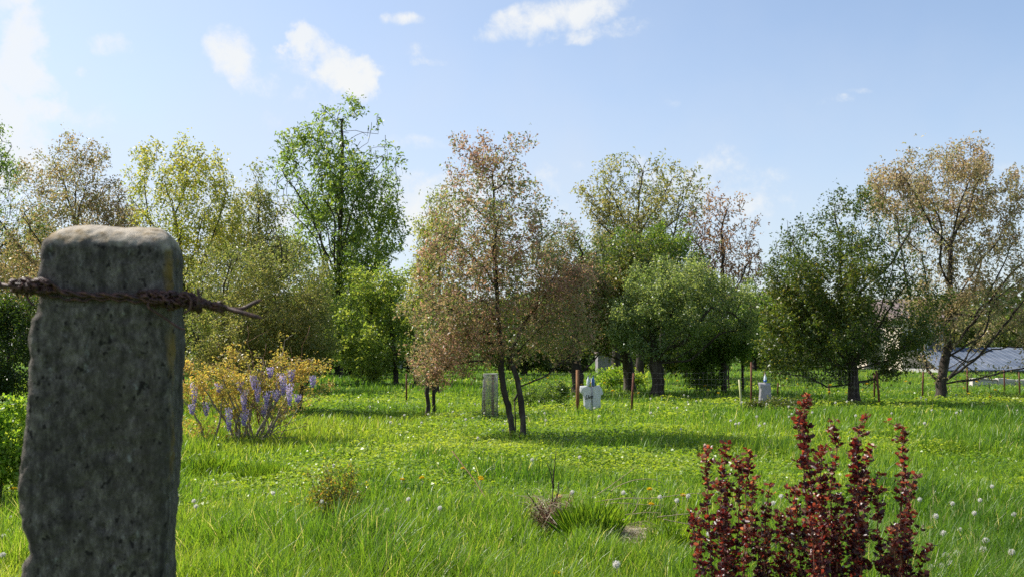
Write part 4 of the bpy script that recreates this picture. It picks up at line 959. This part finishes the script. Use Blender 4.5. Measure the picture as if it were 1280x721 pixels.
# ------------------------------------------------------------------ wisteria
def wisteria():
    Y = 15.0
    WL = leaf_mat('wisteria_young_leaf', [(.20, .22, .05), (.38, .32, .08), (.48, .34, .09), (.42, .21, .08)], tmul=(1.3, 1.3, .75))
    stems = []
    for k in range(17):
        bx = rng.normal(302, 26); tx = 302 + (bx - 302) * 1.5 + rng.normal() * 28
        ty = rng.uniform(450, 500)
        stems.append([(bx, 556, rng.normal() * .2), ((bx * 2 + tx) / 3 + rng.normal() * 6, 528, rng.normal() * .25), (tx, ty, rng.normal() * .3)])
    for (x, y) in ((403, 498), (395, 515), (390, 530), (375, 545), (418, 480), (380, 505)):
        stems.append([(318 + rng.normal() * 6, 556, 0), (350, 545 - (545 - y) * .4, -.1), (x, y, -.2)])
    stems += [[(310, 556, .1), (345, 500, .1), (352, 440, .1), (354, 425, .1), (364, 418, .1)], [(300, 556, .1), (320, 480, .1), (300, 440, 0), (283, 437, 0)], [(320, 556, .1), (350, 460, .1), (384, 448, .1), (404, 460, .1)]]
    env = [(325, 452, 42, 14, 1.3, .8), (300, 475, 50, 18, 1.3, .8), (350, 470, 36, 18, 1.2, .8), (255, 485, 24, 20, 1.0, .8), (280, 510, 40, 24, .6, .8), (340, 505, 36, 20, .4, .8), (378, 462, 22, 8, .7, .8), (352, 520, 22, 24, .3, .8), (245, 535, 22, 22, .5), (320, 540, 36, 8, .35)]
    root, nodes, par, r = tree('wisteria', 'wisteria bush with orange-yellow young leaves and hanging lilac flower clusters', Y, stems, env, WL, 9500, .05, .42, natt=1500, step=.10, rroot=.026, tip=.0035,
                               bark='twig_pale', minr={k_: .009 for k_ in range(17, 26)}, spread=.06, clump=2.5, cat='bush', tint=(.5, .28), zmin=.1, leafpart='foliage')
    fm = leaf_mat('lilac_petal', [(.26, .19, .40), (.40, .32, .58), (.56, .48, .70), (.70, .65, .80)], trans=.4, rough=.6, spec=.2, tmul=(1.1, 1.1, 1.1))
    fl = [(243, 480, 22), (240, 508, 10), (258, 505, 14), (274, 482, 9), (286, 512, 24), (305, 490, 20), (307, 510, 14), (322, 478, 22), (333, 492, 14), (338, 462, 10), (349, 468, 26), (354, 470, 22), (362, 482, 22), (364, 465, 12), (391, 472, 12), (300, 480, 9), (317, 472, 14), (372, 496, 8), (330, 508, 12), (305, 520, 12), (345, 490, 12)]
    for (px, py, h) in fl:
        yy = Y - .25 + rng.normal() * .2
        L = h * 1.25 / F * yy; n = int(90 + L * 520)
        t = rng.random(n) ** .75; rad = .055 * (1 - t) ** .7 + .008
        a = rng.random(n) * 6.28
        P = np.stack([wx(px, yy) + np.cos(a) * rad * rng.random(n) ** .5, yy + np.sin(a) * rad * rng.random(n) ** .5, wz(py - 4, yy) - t * L], 1)
        D = np.stack([np.cos(a), np.sin(a), -.4 + rng.normal(size=n) * .5], 1)
        P = np.concatenate([P, np.stack([np.full(40, wx(px, yy)), np.full(40, yy), wz(py - 4, yy) - np.linspace(0, 1, 40) * L], 1)]); D = np.concatenate([D, np.tile((.05, 0, -1.), (40, 1))]); t = np.concatenate([t, np.linspace(0, 1, 40)]); n += 40
        leaves_mesh('flower_cluster', P, D, np.full(n, .024), .8, np.clip(.35 + .5 * (1 - t) * rng.random(n) + rng.normal(size=n) * .15, 0, 1), fm, parent=root)
wisteria()

# ------------------------------------------------------------------ small shrubs, dead twigs, dry grass
LOWL = leaf_mat('small_shrub_leaf', [(.06, .12, .02), (.17, .20, .03), (.33, .26, .04), (.32, .13, .05)])
def sprig(name, label, cat, Y, cx, by, ty, half, ns, mat, nleaf=0, lsize=.03, seed=1, spread=.8, thick=.004, tint=(.5, .25), wander=.02, maxh=1.0):
    x0 = wx(cx, Y); zg = float(gz(x0, Y)); H = wz(ty, Y) - zg
    root = empty(name, (x0, Y, zg), label, cat)
    m = MB(); Ps = []
    for k in range(ns):
        a = rng.random() * 6.28; rr = rng.random() ** .5 * half / F * Y
        top = np.array((x0 + rr * math.cos(a), Y + rr * math.sin(a), zg + H * (rng.uniform(.45, 1) if k else 1) * (1 - .35 * (rr / (half / F * Y)) ** 2)))
        b = np.array((x0 + rr * math.cos(a) * .3, Y + rr * math.sin(a) * .3, zg - .03))
        t = np.linspace(0, 1, 14)[:, None]
        C = b * (1 - t) + top * t + np.cumsum(rng.normal(size=(14, 3)) * wander, 0) * t
        m.tube(C, np.linspace(thick, thick * .35, 14), 4); Ps.append(C)
        for q in range(3):
            i = rng.integers(4, 12); e = C[i] + rng.normal(size=3) * H * .16 + np.array((0, 0, H * .1))
            tt = np.linspace(0, 1, 5)[:, None]; C2 = C[i] * (1 - tt) + e * tt + rng.normal(size=(5, 3)) * wander * .3 * tt
            m.tube(C2, np.linspace(thick * .5, thick * .25, 5), 3); Ps.append(C2)
    m.build('twigs', M[mat], root)
    if nleaf:
        A = np.concatenate(Ps); A = A[A[:, 2] > zg + .05]; ii = rng.integers(0, len(A), nleaf)
        P = A[ii] + rng.normal(size=(nleaf, 3)) * .018
        leaves_mesh('foliage', P, rng.normal(size=(nleaf, 3)) + np.array((0, 0, .5)), rng.uniform(.6, 1.3, nleaf) * lsize, .5, np.clip(rng.normal(tint[0], tint[1], nleaf), 0, 1), LOWL, parent=root)
    return root
sprig('small_shrub', 'small twiggy brown-green shrub in the grass right of the concrete post', 'shrub', 8.2, 418, 645, 568, 36, 52, 'twig_red', 4200, .028, tint=(.25, .3), wander=.012)
sprig('dead_shrub', 'bare dead brown twigs sticking up in the grass at the bottom centre', 'dead shrub', 7.6, 686, 690, 604, 22, 40, 'twig_red', 0, thick=.0045, wander=.022)
def bent(name, label, cat, paths, mat, r=.004):
    m = MB(); first = None
    for path, Y in paths:
        P = np.array([wp(px, py, Y + (0 if len(q) == 0 else q[0])) for (px, py, *q) in path])
        t = np.linspace(0, 1, len(P)); tt = np.linspace(0, 1, 24)
        Q = np.stack([np.interp(tt, t, P[:, i]) for i in range(3)], 1)
        k = 7; pd = np.pad(Q, ((3, 3), (0, 0)), mode='edge'); Q = np.stack([np.convolve(pd[:, i], np.ones(k) / k, 'valid') for i in range(3)], 1)
        Q += np.cumsum(rng.normal(size=Q.shape) * .002, 0)
        m.tube(Q, np.linspace(r, r * .4, 24), 5)
    return tag(m.build(name, M[mat]), label, cat)
bent('twisted_branch', 'dark gnarled dead branch standing among the bare twigs at the bottom centre', 'branch',
     [([(674, 668), (683, 646), (690, 634), (692, 615), (690, 590), (682, 575)], 7.7), ([(690, 634), (698, 615), (699, 600)], 7.7), ([(682, 648), (670, 625), (660, 612)], 7.7), ([(676, 630), (680, 655), (700, 670)], 7.7), ([(692, 612), (694, 585), (697, 560)], 7.7)], 'bark', .008)
bent('bramble_shoot', 'single thin brown arching shoot leaning across the grass left of the dead twigs', 'shoot', [([(562, 560, 1.2), (585, 592, .8), (605, 622, .3), (630, 662, 0)], 8.2)], 'twig_red', .0055)
for path_ in [([(738, 628), (770, 623), (815, 623), (850, 618), (884, 618)], 8.2), ([(744, 632), (765, 628), (800, 630), (830, 631)], 8.1), ([(735, 625), (765, 605), (795, 580)], 8.6), ([(740, 632), (780, 600), (815, 596), (835, 604)], 8.9),
      ([(822, 665), (850, 660), (876, 662), (900, 668)], 7.6), ([(828, 648), (852, 652), (872, 655)], 7.6), ([(820, 646), (850, 643), (880, 640)], 7.9), ([(850, 684), (880, 682), (900, 684)], 7.0), ([(760, 645), (800, 640), (830, 642)], 7.9), ([(765, 655), (790, 645), (800, 625), (785, 612)], 7.8)]:
    o_ = bent('dry_stalk', 'long pale dry stalk lying bent over the grass beside the barberry shrubs', 'dry stalk', [path_], 'dry', .0050)
    o_['group'] = 'dry stalks beside the barberry shrubs'
def dry_grass(label, cx, by, Y, half, H, n, lie=.5):
    x0 = wx(cx, Y); w = half / F * Y; zg = float(gz(x0, Y))
    V = []; 
    a = rng.random(n) * 6.28; rr = rng.random(n) ** .5
    X = x0 + np.cos(a) * rr * w; Yv = Y + np.sin(a) * rr * w * 1.4; Z = zg + rng.random(n) * H * .75
    az = rng.random(n) * 6.28; L = rng.uniform(.14, .42, n)
    D = np.stack([np.cos(az), np.sin(az), rng.uniform(-.3, .8, n) * (1 - lie)], 1)
    o = leaves_mesh('dry_grass_clump', np.stack([X, Yv, Z], 1), D, L, .016, np.clip(rng.normal(.5, .3, n), 0, 1), DRYM, fold=0, droop=.25)
    tag(o, label, 'dry grass')
DRYM = leaf_mat('dry_grass_blade', [(.20, .15, .09), (.36, .29, .18), (.48, .41, .28), (.56, .50, .38)], trans=.3, tmul=(1, 1, 1))
dry_grass('matted clump of old dry grass right of the dead twigs', 785, 690, 7.35, 34, .10, 1300, .9)
dry_grass('smaller patch of straw-coloured dry grass at the foot of the lower barberry', 862, 690, 7.1, 26, .08, 900, .9)
dry_grass('tuft of brown dry grass round the foot of the dead twigs', 686, 690, 7.7, 15, .30, 320, .1)
# dense dark tuft of tall fresh grass between them
def tuft(label, px, Y, half, H, n, mats=None):
    x0 = wx(px, Y); w = half / F * Y
    a = rng.random(n) * 6.28; rr = rng.random(n) ** .6
    P = np.stack([x0 + np.cos(a) * rr * w, Y + np.sin(a) * rr * w, gz(x0, Y) + 0 * a], 1)
    D = np.stack([np.cos(a) * rr * .22 + rng.normal(size=n) * .17, np.sin(a) * rr * .22 + rng.normal(size=n) * .17, np.ones(n)], 1)
    o = leaves_mesh('grass_tuft', P, D, H * (1 - .3 * rr) * rng.uniform(.2, 1.15, n), .015, np.clip(rng.normal(.5, .22, n), 0, 1), TUFT, droop=.3, fold=.1, six=True)
    tag(o, label, 'grass tuft')
TUFT = leaf_mat('tall_grass_blade', [(.05, .12, .014), (.10, .19, .02), (.16, .25, .03), (.22, .285, .04)], trans=.5, rough=.5, spec=.25, tmul=(1.8, 1.7, .6))
tuft('tall thick tuft of dark green grass between the dead twigs and the dry clump', 738, 7.3, 30, .50, 1300)
tuft('tuft of dark green grass below the flowering wisteria', 262, 11.8, 30, .42, 900)
tuft('tuft of dark green grass midway between post and small shrub', 330, 11.2, 34, .36, 900)
tuft('tuft of tall grass just right of the small twiggy shrub', 470, 10.4, 22, .36, 600)
tuft('tuft of dark grass in the shade at the foot of the small twiggy shrub', 430, 8.5, 24, .26, 600)
tuft('tuft of dark grass in front of the lower barberry', 838, 7.0, 20, .34, 500)
tuft('long dark tuft of grass at the right edge of the meadow', 1200, 13.5, 45, .36, 900)
tuft('tuft of dark grass near the right edge behind the barberry tips', 1130, 15.5, 30, .30, 600)

# ------------------------------------------------------------------ dandelions (two masters, copied)
def dandelion_master():
    sm = leaf_mat('dandelion_stalk', [(.12, .17, .05), (.22, .22, .10)])
    wm = leaf_mat('seed_down', [(.62, .60, .56), (.80, .78, .74)], trans=.5, rough=.9, spec=.1, tmul=(1, 1, 1))
    ym = leaf_mat('yellow_petal', [(.62, .42, .01), (.75, .58, .02)], trans=.4, rough=.6, tmul=(1, 1, 1))
    res = []
    for kind in (0, 1):
        r = bpy.data.objects.new('dandelion_clock' if kind == 0 else 'dandelion_flower', None); COL.objects.link(r); r.empty_display_size = .05
        H = .30 if kind == 0 else .2
        m = MB(); t = np.linspace(0, 1, 6); m.tube(np.stack([.02 * np.sin(t * 2), 0 * t, H * t - .02], 1), .0022, 4); st = m.build('stalk', M['bamboo'], r)
        c = np.array((.02 * math.sin(2), 0, H - .02)); n = 420 if kind == 0 else 150
        d = rng.normal(size=(n, 3)); d /= np.linalg.norm(d, axis=1)[:, None]
        if kind == 0:
            rad = .024
            V0 = c + d * .006; P = c + d * rad * rng.uniform(.55, 1.0, (n, 1)) - d * .008
            h = leaves_mesh('seed_head', P, d + rng.normal(size=(n, 3)) * .5, np.full(n, .010), .35, rng.random(n), wm, parent=r, droop=0)
        else:
            d[:, 2] = np.abs(d[:, 2]) * .5
            h = leaves_mesh('flower_head', np.repeat(c[None], n, 0) + d * .004, d, np.full(n, .021), .3, rng.random(n), ym, parent=r, droop=0)
        res.append((r, H))
    return res
(dcl, Hc), (dfl, Hf) = dandelion_master()
def plant_copies(master, pts, label, cat, group, first):
    for (x, y, s) in pts:
        if first[0]: r = master; first[0] = False
        else:
            r = master.copy(); COL.objects.link(r)
            for c in master.children:
                k = c.copy(); COL.objects.link(k); k.parent = r; k.matrix_parent_inverse = c.matrix_parent_inverse
        r.location = (x, y, float(gz(x, y))); r.scale = (s, s, s); r.rotation_euler = (rng.normal() * .1, rng.normal() * .1, rng.random() * 6.28)
        r['label'] = label; r['category'] = cat; r['group'] = group
def from_px(L, H, s=1.0):
    out = []
    for (px, py) in L:
        Y = (CAMZ - H * s) * F / (py - HY); out.append((wx(px, Y), Y, s))
    return out
one = [True]
plant_copies(dcl, from_px([(774, 703)], Hc, 1.15), 'largest white dandelion clock, below the dry grass clump at the bottom edge', 'dandelion', 'white dandelion clocks', one)
plant_copies(dcl, from_px([(1203, 692), (1171, 692), (1169, 707), (1182, 700), (1174, 667), (1230, 675), (1236, 686), (1257, 687), (1196, 705), (1180, 645)], Hc, 1.1), 'white dandelion clock in the bottom right corner, right of the tall barberry', 'dandelion', 'white dandelion clocks in the bottom right corner', one)
plant_copies(dcl, from_px([(785, 621), (828, 626), (852, 624), (845, 631), (886, 672), (975, 623), (966, 632), (722, 573), (663, 577), (719, 623)], Hc, 1.0), 'white dandelion clock among the dry stalks and herbs beside the lower barberry', 'dandelion', 'white dandelion clocks by the dry stalks', one)
plant_copies(dcl, from_px([(404, 627), (512, 628), (549, 643), (485, 639), (442, 653), (343, 615), (244, 620), (245, 627), (395, 713), (416, 580), (594, 549)], Hc, .95), 'white dandelion clock in the grass between the concrete post and the dead twigs', 'dandelion', 'white dandelion clocks left of the dead twigs', one)
plant_copies(dcl, from_px([(8, 692), (18, 655), (6, 662), (12, 640)], Hc, .95), 'white dandelion clock in the grass left of the concrete post', 'dandelion', 'white dandelion clocks left of the post', one)
plant_copies(dcl, from_px([(1140, 609), (1148, 624), (1243, 606), (1231, 623), (1260, 640), (1204, 664), (1220, 640), (1190, 628)], Hc, .95), 'white dandelion clock in the grass near the right edge, above the corner cluster', 'dandelion', 'white dandelion clocks at the right', one)
far = []
for k in range(48):
    Y = rng.uniform(14.5, 26); far.append((wx(rng.uniform(640, 1290), Y), Y, rng.uniform(.9, 1.3)))
plant_copies(dcl, far + from_px([(912, 527), (917, 530), (922, 529), (945, 531), (957, 530), (942, 522), (990, 519)], Hc, 1.1), 'small white dandelion clock far out in the meadow towards the scarecrows', 'dandelion', 'distant white dandelion clocks', one)
far = []
for k in range(18):
    Y = rng.uniform(14, 22); far.append((wx(rng.uniform(400, 640), Y), Y, rng.uniform(.9, 1.2)))
plant_copies(dcl, far, 'small white dandelion clock in the meadow between the wisteria and the two-stemmed tree', 'dandelion', 'distant white dandelion clocks near the wisteria', one)
one = [True]
plant_copies(dfl, from_px([(702, 718), (498, 602), (528, 601), (601, 602), (576, 587), (602, 606), (698, 628), (812, 635), (807, 616)], Hf, 1.25), 'yellow dandelion flower in the near grass at the bottom centre', 'dandelion', 'near yellow dandelions', one)
plant_copies(dfl, from_px([(9, 601), (13, 606), (4, 614), (15, 560)], Hf, 1.5), 'yellow dandelion flower left of the concrete post', 'dandelion', 'yellow dandelions left of the post', one)
plant_copies(dfl, from_px([(1163, 661), (1166, 682), (847, 622), (931, 638)], Hf, 1.25), 'yellow dandelion flower beside the barberry shrubs', 'dandelion', 'yellow dandelions by the barberries', one)
far = []
for k in range(60):
    Y = rng.uniform(24, 40); far.append((wx(rng.uniform(600, 1260), Y), Y, rng.uniform(1.4, 2.2)))
plant_copies(dfl, far, 'tiny yellow dandelion flower in the far grass under the trees', 'dandelion', 'distant yellow dandelions', one)

# ------------------------------------------------------------------ fences, stakes
def post(px, by, ty, Y, r, mat, parent, name='post', lean=0, sides=8, square=False):
    x = wx(px, Y); zt = wz(ty, Y)
    m = MB()
    P = np.array([(x, Y, -.2), (x + lean * .4, Y, zt * .45), (x + lean, Y, zt)])
    m.tube(P, [r * 1.05, r, r * .95], 4 if square else sides)
    return m.build(name, mat, parent, not square)
def fence():
    fx = [(612, 20.3), (722, 20.6), (789, 21.1), (939, 21.8), (1100, 23.4), (1300, 25.0)]
    root = empty('wire_fence', (wx(722, 20.6), 20.6, 0), 'thin wire mesh fence on rusty posts crossing the meadow by the scarecrows', 'fence')
    o = post(722, 522, 462, 20.6, .045, M['wood_old'], root); o['label'] = 'thick orange-brown wooden post'
    post(789, 520, 466, 21.1, .030, M['rust'], root, lean=.06)
    post(939, 517, 452, 21.8, .024, M['rust'], root)
    post(1100, 510, 463, 23.4, .028, M['rust'], root, lean=-.1)
    m = MB()
    pts = [np.array((wx(px, Y), Y)) for px, Y in fx]
    L = [0]; 
    for a, b in zip(pts, pts[1:]): L.append(L[-1] + np.linalg.norm(b - a))
    ss = np.linspace(0, L[-1], 150); X = np.interp(ss, L, [p[0] for p in pts]); Yy = np.interp(ss, L, [p[1] for p in pts])
    for z in (.12, .27, .42, .57, .72, .87, 1.02):
        sag = .02 * np.sin(ss * 1.7 + z * 9)
        m.tube(np.stack([X, Yy, z + sag], 1), .0009, 3)
    for i in range(len(ss)):
        m.tube([(X[i], Yy[i], .02), (X[i], Yy[i], 1.02 + .02 * math.sin(ss[i] * 1.7))], .0006, 3)
    m.build('wire_mesh', M['wire_grey'], root)
    # the farther fence
    root = empty('wire_fence', (wx(1153, 27.5), 27.5, 0), 'farther fence of thin dark posts behind the two big trees on the right', 'fence')
    fx = [(972, 29), (1037, 28.5), (1090, 28), (1153, 27.5), (1209, 29), (1256, 31), (1268, 30)]
    for px, ty, Y in ((972, 478, 29), (1037, 480, 28.5), (1093, 466, 28), (1153, 464, 27.5), (1209, 458, 29), (1256, 462, 31), (1275, 465, 29.5)):
        post(px, 500, ty, Y, .026, M['rust'], root, lean=rng.normal() * .03)
    m = MB()
    for z in (.35, .7, 1.0):
        m.tube([(wx(px, Y), Y, z) for px, Y in fx[:6]], .003, 3)
    m.build('wire', M['wire_grey'], root)
    # loose stakes
    st = MB(); x = wx(925.5, 20.8)
    P = np.array([(x + .03, 20.8, -.1), (x + .01, 20.8, .45), (x - .03, 20.8, wz(474, 20.8))]); st.tube(P, [.026, .025, .023], 8)
    tag(st.build('stake', M['bamboo']), 'pale green stake leaning in the grass, left neighbour of the tall rusty post', 'stake')
    st = MB(); Y = 25.5; x = wx(508, Y); st.tube([(x, Y, -.1), (x, Y, wz(466, Y))], .024, 7)
    tag(st.build('stake', M['rust']), 'thin dark stake standing alone left of the two-stemmed tree', 'stake')
    st = MB(); Y = 16.2; st.tube([wp(645, 548, Y), wp(644, 520, Y), wp(643, 500, Y)], .012, 6)
    st.tube([wp(643, 500, Y), wp(647, 492, Y)], .02, 6)
    tag(st.build('stake', M['bark']), 'short dark stick standing between the two thin stems of the middle tree', 'stake')
fence()

def tree_guard():
    Y = 20.0; x = wx(612, Y); zt = wz(467, Y)
    root = empty('tree_guard', (x, Y, 0), 'cylinder of grey wire netting round a wooden stake behind the two-stemmed tree', 'tree guard')
    m = MB(); r0, r1 = .19, .16
    for k in range(44):
        a = k / 44 * 2 * math.pi; m.tube([(x + r0 * math.cos(a), Y + r0 * math.sin(a), 0), (x + .02 + r1 * math.cos(a), Y + r1 * math.sin(a), zt)], .0034, 3)
    for k in range(30):
        z = zt * k / 29; f = k / 29; rr = r0 + (r1 - r0) * f
        a = np.linspace(0, 2 * np.pi, 25); m.tube(np.stack([x + .02 * f + rr * np.cos(a), Y + rr * np.sin(a), z + 0 * a], 1), .0034 if k < 29 else .012, 3)
    m.build('wire_netting', rough_mat('dull_grey_netting', [(.16, .16, .15), (.27, .27, .25), (.38, .37, .35)], 20, .8, 0), root)
    s = MB(); s.box((x + .07, Y + .12, zt / 2 - .02), (.06, .05, zt)); s.box((x - .12, Y + .1, zt / 2 - .04), (.035, .035, zt - .08)); s.build('stake', M['wood_old'], root, False)
    n = 160; P = np.stack([x + rng.normal(size=n) * .07, Y + rng.normal(size=n) * .07, rng.random(n) * zt], 1)
    leaves_mesh('foliage', P, rng.normal(size=(n, 3)), np.full(n, .05), .5, np.clip(rng.normal(.35, .2, n), 0, 1), GREEN_FRESH, parent=root)
tree_guard()

# ------------------------------------------------------------------ scarecrows
def cloth(name, outline, Y, thick, mat, parent, seed=0):
    """garment from a front outline (pixels, clockwise): a hollow shell with front and back panels, folds and depth"""
    from mathutils.geometry import delaunay_2d_cdt
    O = [Vector((wx(px, Y), wz(py, Y))) for px, py in outline]
    xs = [p.x for p in O]; zs = [p.y for p in O]
    dense = []
    for a, b in zip(O, O[1:] + O[:1]):
        k = max(1, int((b - a).length / .02))
        for q in range(k): dense.append(a.lerp(b, q / k))
    nb = len(dense)
    def inside(x, z):
        c = False; j = nb - 1
        for i in range(nb):
            a, b = dense[i], dense[j]
            if (a.y > z) != (b.y > z) and x < (b.x - a.x) * (z - a.y) / (b.y - a.y) + a.x: c = not c
            j = i
        return c
    pts = list(dense)
    for x in np.arange(min(xs), max(xs), .018):
        for z in np.arange(min(zs), max(zs), .018):
            if inside(x, z) and min((Vector((x, z)) - d).length for d in dense) > .010: pts.append(Vector((x, z)))
    res = delaunay_2d_cdt(pts, [(i, (i + 1) % nb) for i in range(nb)], [], 1, 1e-5)
    V2, F2 = res[0], res[2]
    def dist(p): return min((p - d).length for d in dense)
    front = []; back = []
    for p in V2:
        d = min(1, dist(p) / .07); bul = thick * math.sqrt(max(0, 1 - (1 - d) ** 2))
        f = .014 * mnoise.noise(Vector((p.x * 9, p.y * 2.5, seed))) + .008 * mnoise.noise(Vector((p.x * 22, p.y * 9, seed + 5)))
        front.append((p.x, Y - bul * .5 + f * d * 1.6, p.y)); back.append((p.x, Y + bul * .5 + f * d * 1.2 + .004, p.y))
    m = MB(); m.add(front, [tuple(f) for f in F2]); m.add(back, [tuple(reversed(f)) for f in F2])
    return m.build(name, mat, parent)
def scarecrows():
    shirt = leaf_mat('faded_white_cotton', [(.60, .62, .63), (.70, .71, .71)], trans=.3, rough=.9, spec=.1, tmul=(1, 1, 1))
    greyc = leaf_mat('grey_sacking', [(.40, .38, .39), (.5, .48, .48)], trans=.25, rough=.95, spec=.1, tmul=(1, 1, 1))
    ink = new_mat('black_print')[0]; ink.node_tree.nodes['Principled BSDF'].inputs['Base Color'].default_value = (.02, .02, .02, 1)
    blue = new_mat('blue_plastic')[0]; b = blue.node_tree.nodes['Principled BSDF']; b.inputs['Base Color'].default_value = (.05, .13, .42, 1); b.inputs['Roughness'].default_value = .3
    clear = new_mat('milky_plastic')[0]; b = clear.node_tree.nodes['Principled BSDF']; b.inputs['Base Color'].default_value = (.62, .66, .72, 1); b.inputs['Roughness'].default_value = .2
    dark = new_mat('dark_cap')[0]; dark.node_tree.nodes['Principled BSDF'].inputs['Base Color'].default_value = (.06, .05, .06, 1)
    def bottle(px, cy, Y, root, dual):
        for k, (dx, mt) in enumerate(((-3.2, clear), (3.0, blue)) if dual else ((0, clear),)):
            x = wx(px + dx, Y); z0, z1 = wz(cy + 7, Y), wz(cy - 6, Y); h = z1 - z0
            prof = [(0, .004), (.03, .030), (.1, .036), (.55, .036), (.7, .030), (.85, .013), (1, .012)]
            a = np.arange(12) / 12 * 2 * np.pi; V = []; fs = []
            for t, r in prof: V += [(x + r * math.cos(q), Y + r * math.sin(q), z0 + t * h * .92) for q in a]
            for i in range(len(prof) - 1):
                for j in range(12): fs.append((i * 12 + j, i * 12 + (j + 1) % 12, (i + 1) * 12 + (j + 1) % 12, (i + 1) * 12 + j))
            fs.append(tuple(range(12))[::-1]); m = MB(); m.add(V, fs); o = m.build('bottle', mt, root)
            c = MB(); c.tube([(x, Y, z0 + h * .92), (x, Y, z0 + h * 1.02)], .015, 10); c.build('cap', dark, o)
            if not dual:
                s = MB(); s.tube([(x, Y, z0 + h * .12), (x, Y, z0 + h * .36)], .0375, 14); s.build('bottle_label', blue, o)
    Y = 20.2
    root = empty('scarecrow', (wx(739, Y), Y, 0), 'scarecrow of a pale grey-blue T-shirt on a steel pole right of the orange-brown fence post', 'scarecrow')
    m = MB(); m.tube([(wx(740.5, Y), Y - .07, -.1), (wx(739, Y), Y - .065, wz(472, Y))], .014, 8); m.build('pole', M['steel'], root)
    m = MB(); m.tube([(wx(726.5, Y), Y, wz(483.2, Y)), (wx(749.5, Y), Y, wz(482.5, Y))], .013, 8); m.build('crossbar', M['wood_old'], root)
    cloth('shirt', [(725, 482), (735, 481.5), (739, 483.5), (744, 481.5), (749.5, 481.2), (752.5, 486), (754, 492), (751, 494.5), (750.6, 503), (751, 508.5), (745, 511), (739, 512.5), (733, 511), (729.6, 507), (729.2, 497), (728.6, 493), (725.2, 490.5), (724.4, 487)], Y, .11, shirt, root, 1)
    cu = bpy.data.curves.new('print', 'FONT'); cu.body = 'Live'; cu.size = .135; cu.extrude = .002; cu.shear = .35; cu.space_character = .85; cu.resolution_u = 3; cu.offset = .0025
    to = bpy.data.objects.new('print_tmp', cu); COL.objects.link(to)
    bpy.context.view_layer.update()
    me = bpy.data.meshes.new_from_object(to.evaluated_get(bpy.context.evaluated_depsgraph_get())); bpy.data.objects.remove(to)
    me.materials.append(ink); po = bpy.data.objects.new('printed_word', me); COL.objects.link(po); po.parent = root
    po.matrix_parent_inverse = __import__('mathutils').Matrix.Translation(-Vector(root.location))
    po.location = (wx(730.8, Y), Y - .082, wz(498.5, Y)); po.rotation_euler = (R(90), R(-8), 0)
    bottle(738.5, 475, Y - .02, root, True)
    m = MB(); m.tube([(wx(741, Y), Y - .03, wz(482, Y)), (wx(738, Y), Y - .03, wz(466, Y))], .007, 6); m.tube([(wx(744, Y), Y, wz(482, Y)), (wx(745, Y), Y, wz(475, Y))], .009, 6); m.build('peg', M['bark'], root)
    Y = 21.6
    root = empty('scarecrow', (wx(956, Y), Y, 0), 'scarecrow of long grey sack cloth with a blue and white bottle on top', 'scarecrow')
    m = MB(); m.tube([(wx(956.5, Y), Y, -.1), (wx(956, Y), Y, wz(464, Y))], .013, 8); m.build('pole', M['rust'], root)
    m = MB(); m.tube([(wx(948.5, Y), Y, wz(478.5, Y)), (wx(963.5, Y), Y, wz(479, Y))], .012, 8); m.build('crossbar', M['steel'], root)
    cloth('sack', [(947.3, 477.5), (955, 478), (962.5, 479), (964, 485), (964, 500), (962.5, 506), (958.5, 509), (956, 509), (952, 506), (947.3, 505.5), (948.5, 498), (949.3, 486)], Y, .16, greyc, root, 4)
    bottle(956.5, 472, Y - .02, root, False)
scarecrows()
# undergrowth at the foot of the fences and trunks
tree('low_bush', 'low leafy nettle bush at the foot of the grey sack scarecrow', 21.2, [[(948, 520), (949, 510)], [(975, 520), (976, 508)], [(935, 520), (934, 510)]],
     [(945, 509, 14, 9, 1), (975, 508, 22, 9, 1), (1000, 506, 20, 7, .8)], GREEN_DARK, 5500, .05, .5, natt=300, step=.07, rroot=.01, tip=.003, spread=.05, cat='bush', zmin=.03, tint=(.5, .25))
tree('low_bush', 'leafy green bush under the bronze trees left of the T-shirt scarecrow', 23.5, [[(680, 512), (681, 490)], [(700, 512), (701, 490)], [(660, 512), (661, 492)]],
     [(680, 492, 26, 14, 1), (700, 490, 18, 18, 1), (655, 498, 22, 8, .8)], GREEN_FRESH, 4500, .055, .5, natt=350, step=.09, rroot=.012, tip=.004, spread=.06, cat='bush', zmin=.05, tint=(.3, .25))
tree('low_bush', 'bright green bushy undergrowth behind the T-shirt scarecrow', 33, [[(760, 487), (760, 470)], [(790, 487), (792, 470)]],
     [(765, 470, 26, 12, 1), (745, 473, 14, 8, 1), (795, 475, 18, 9, .8)], HEDGE, 4000, .09, .5, natt=300, step=.14, rroot=.02, tip=.006, spread=.1, cat='bush', zmin=.1, tint=(.5, .25))
sprig('thin_shrub', 'reddish bare shoots standing up behind the wisteria', 'shrub', 17.5, 330, 540, 400, 66, 26, 'twig_red', 300, .04, thick=.009, wander=.03)
print('objects', len(bpy.data.objects), 'tris', sum(len(m.polygons) for m in bpy.data.meshes))
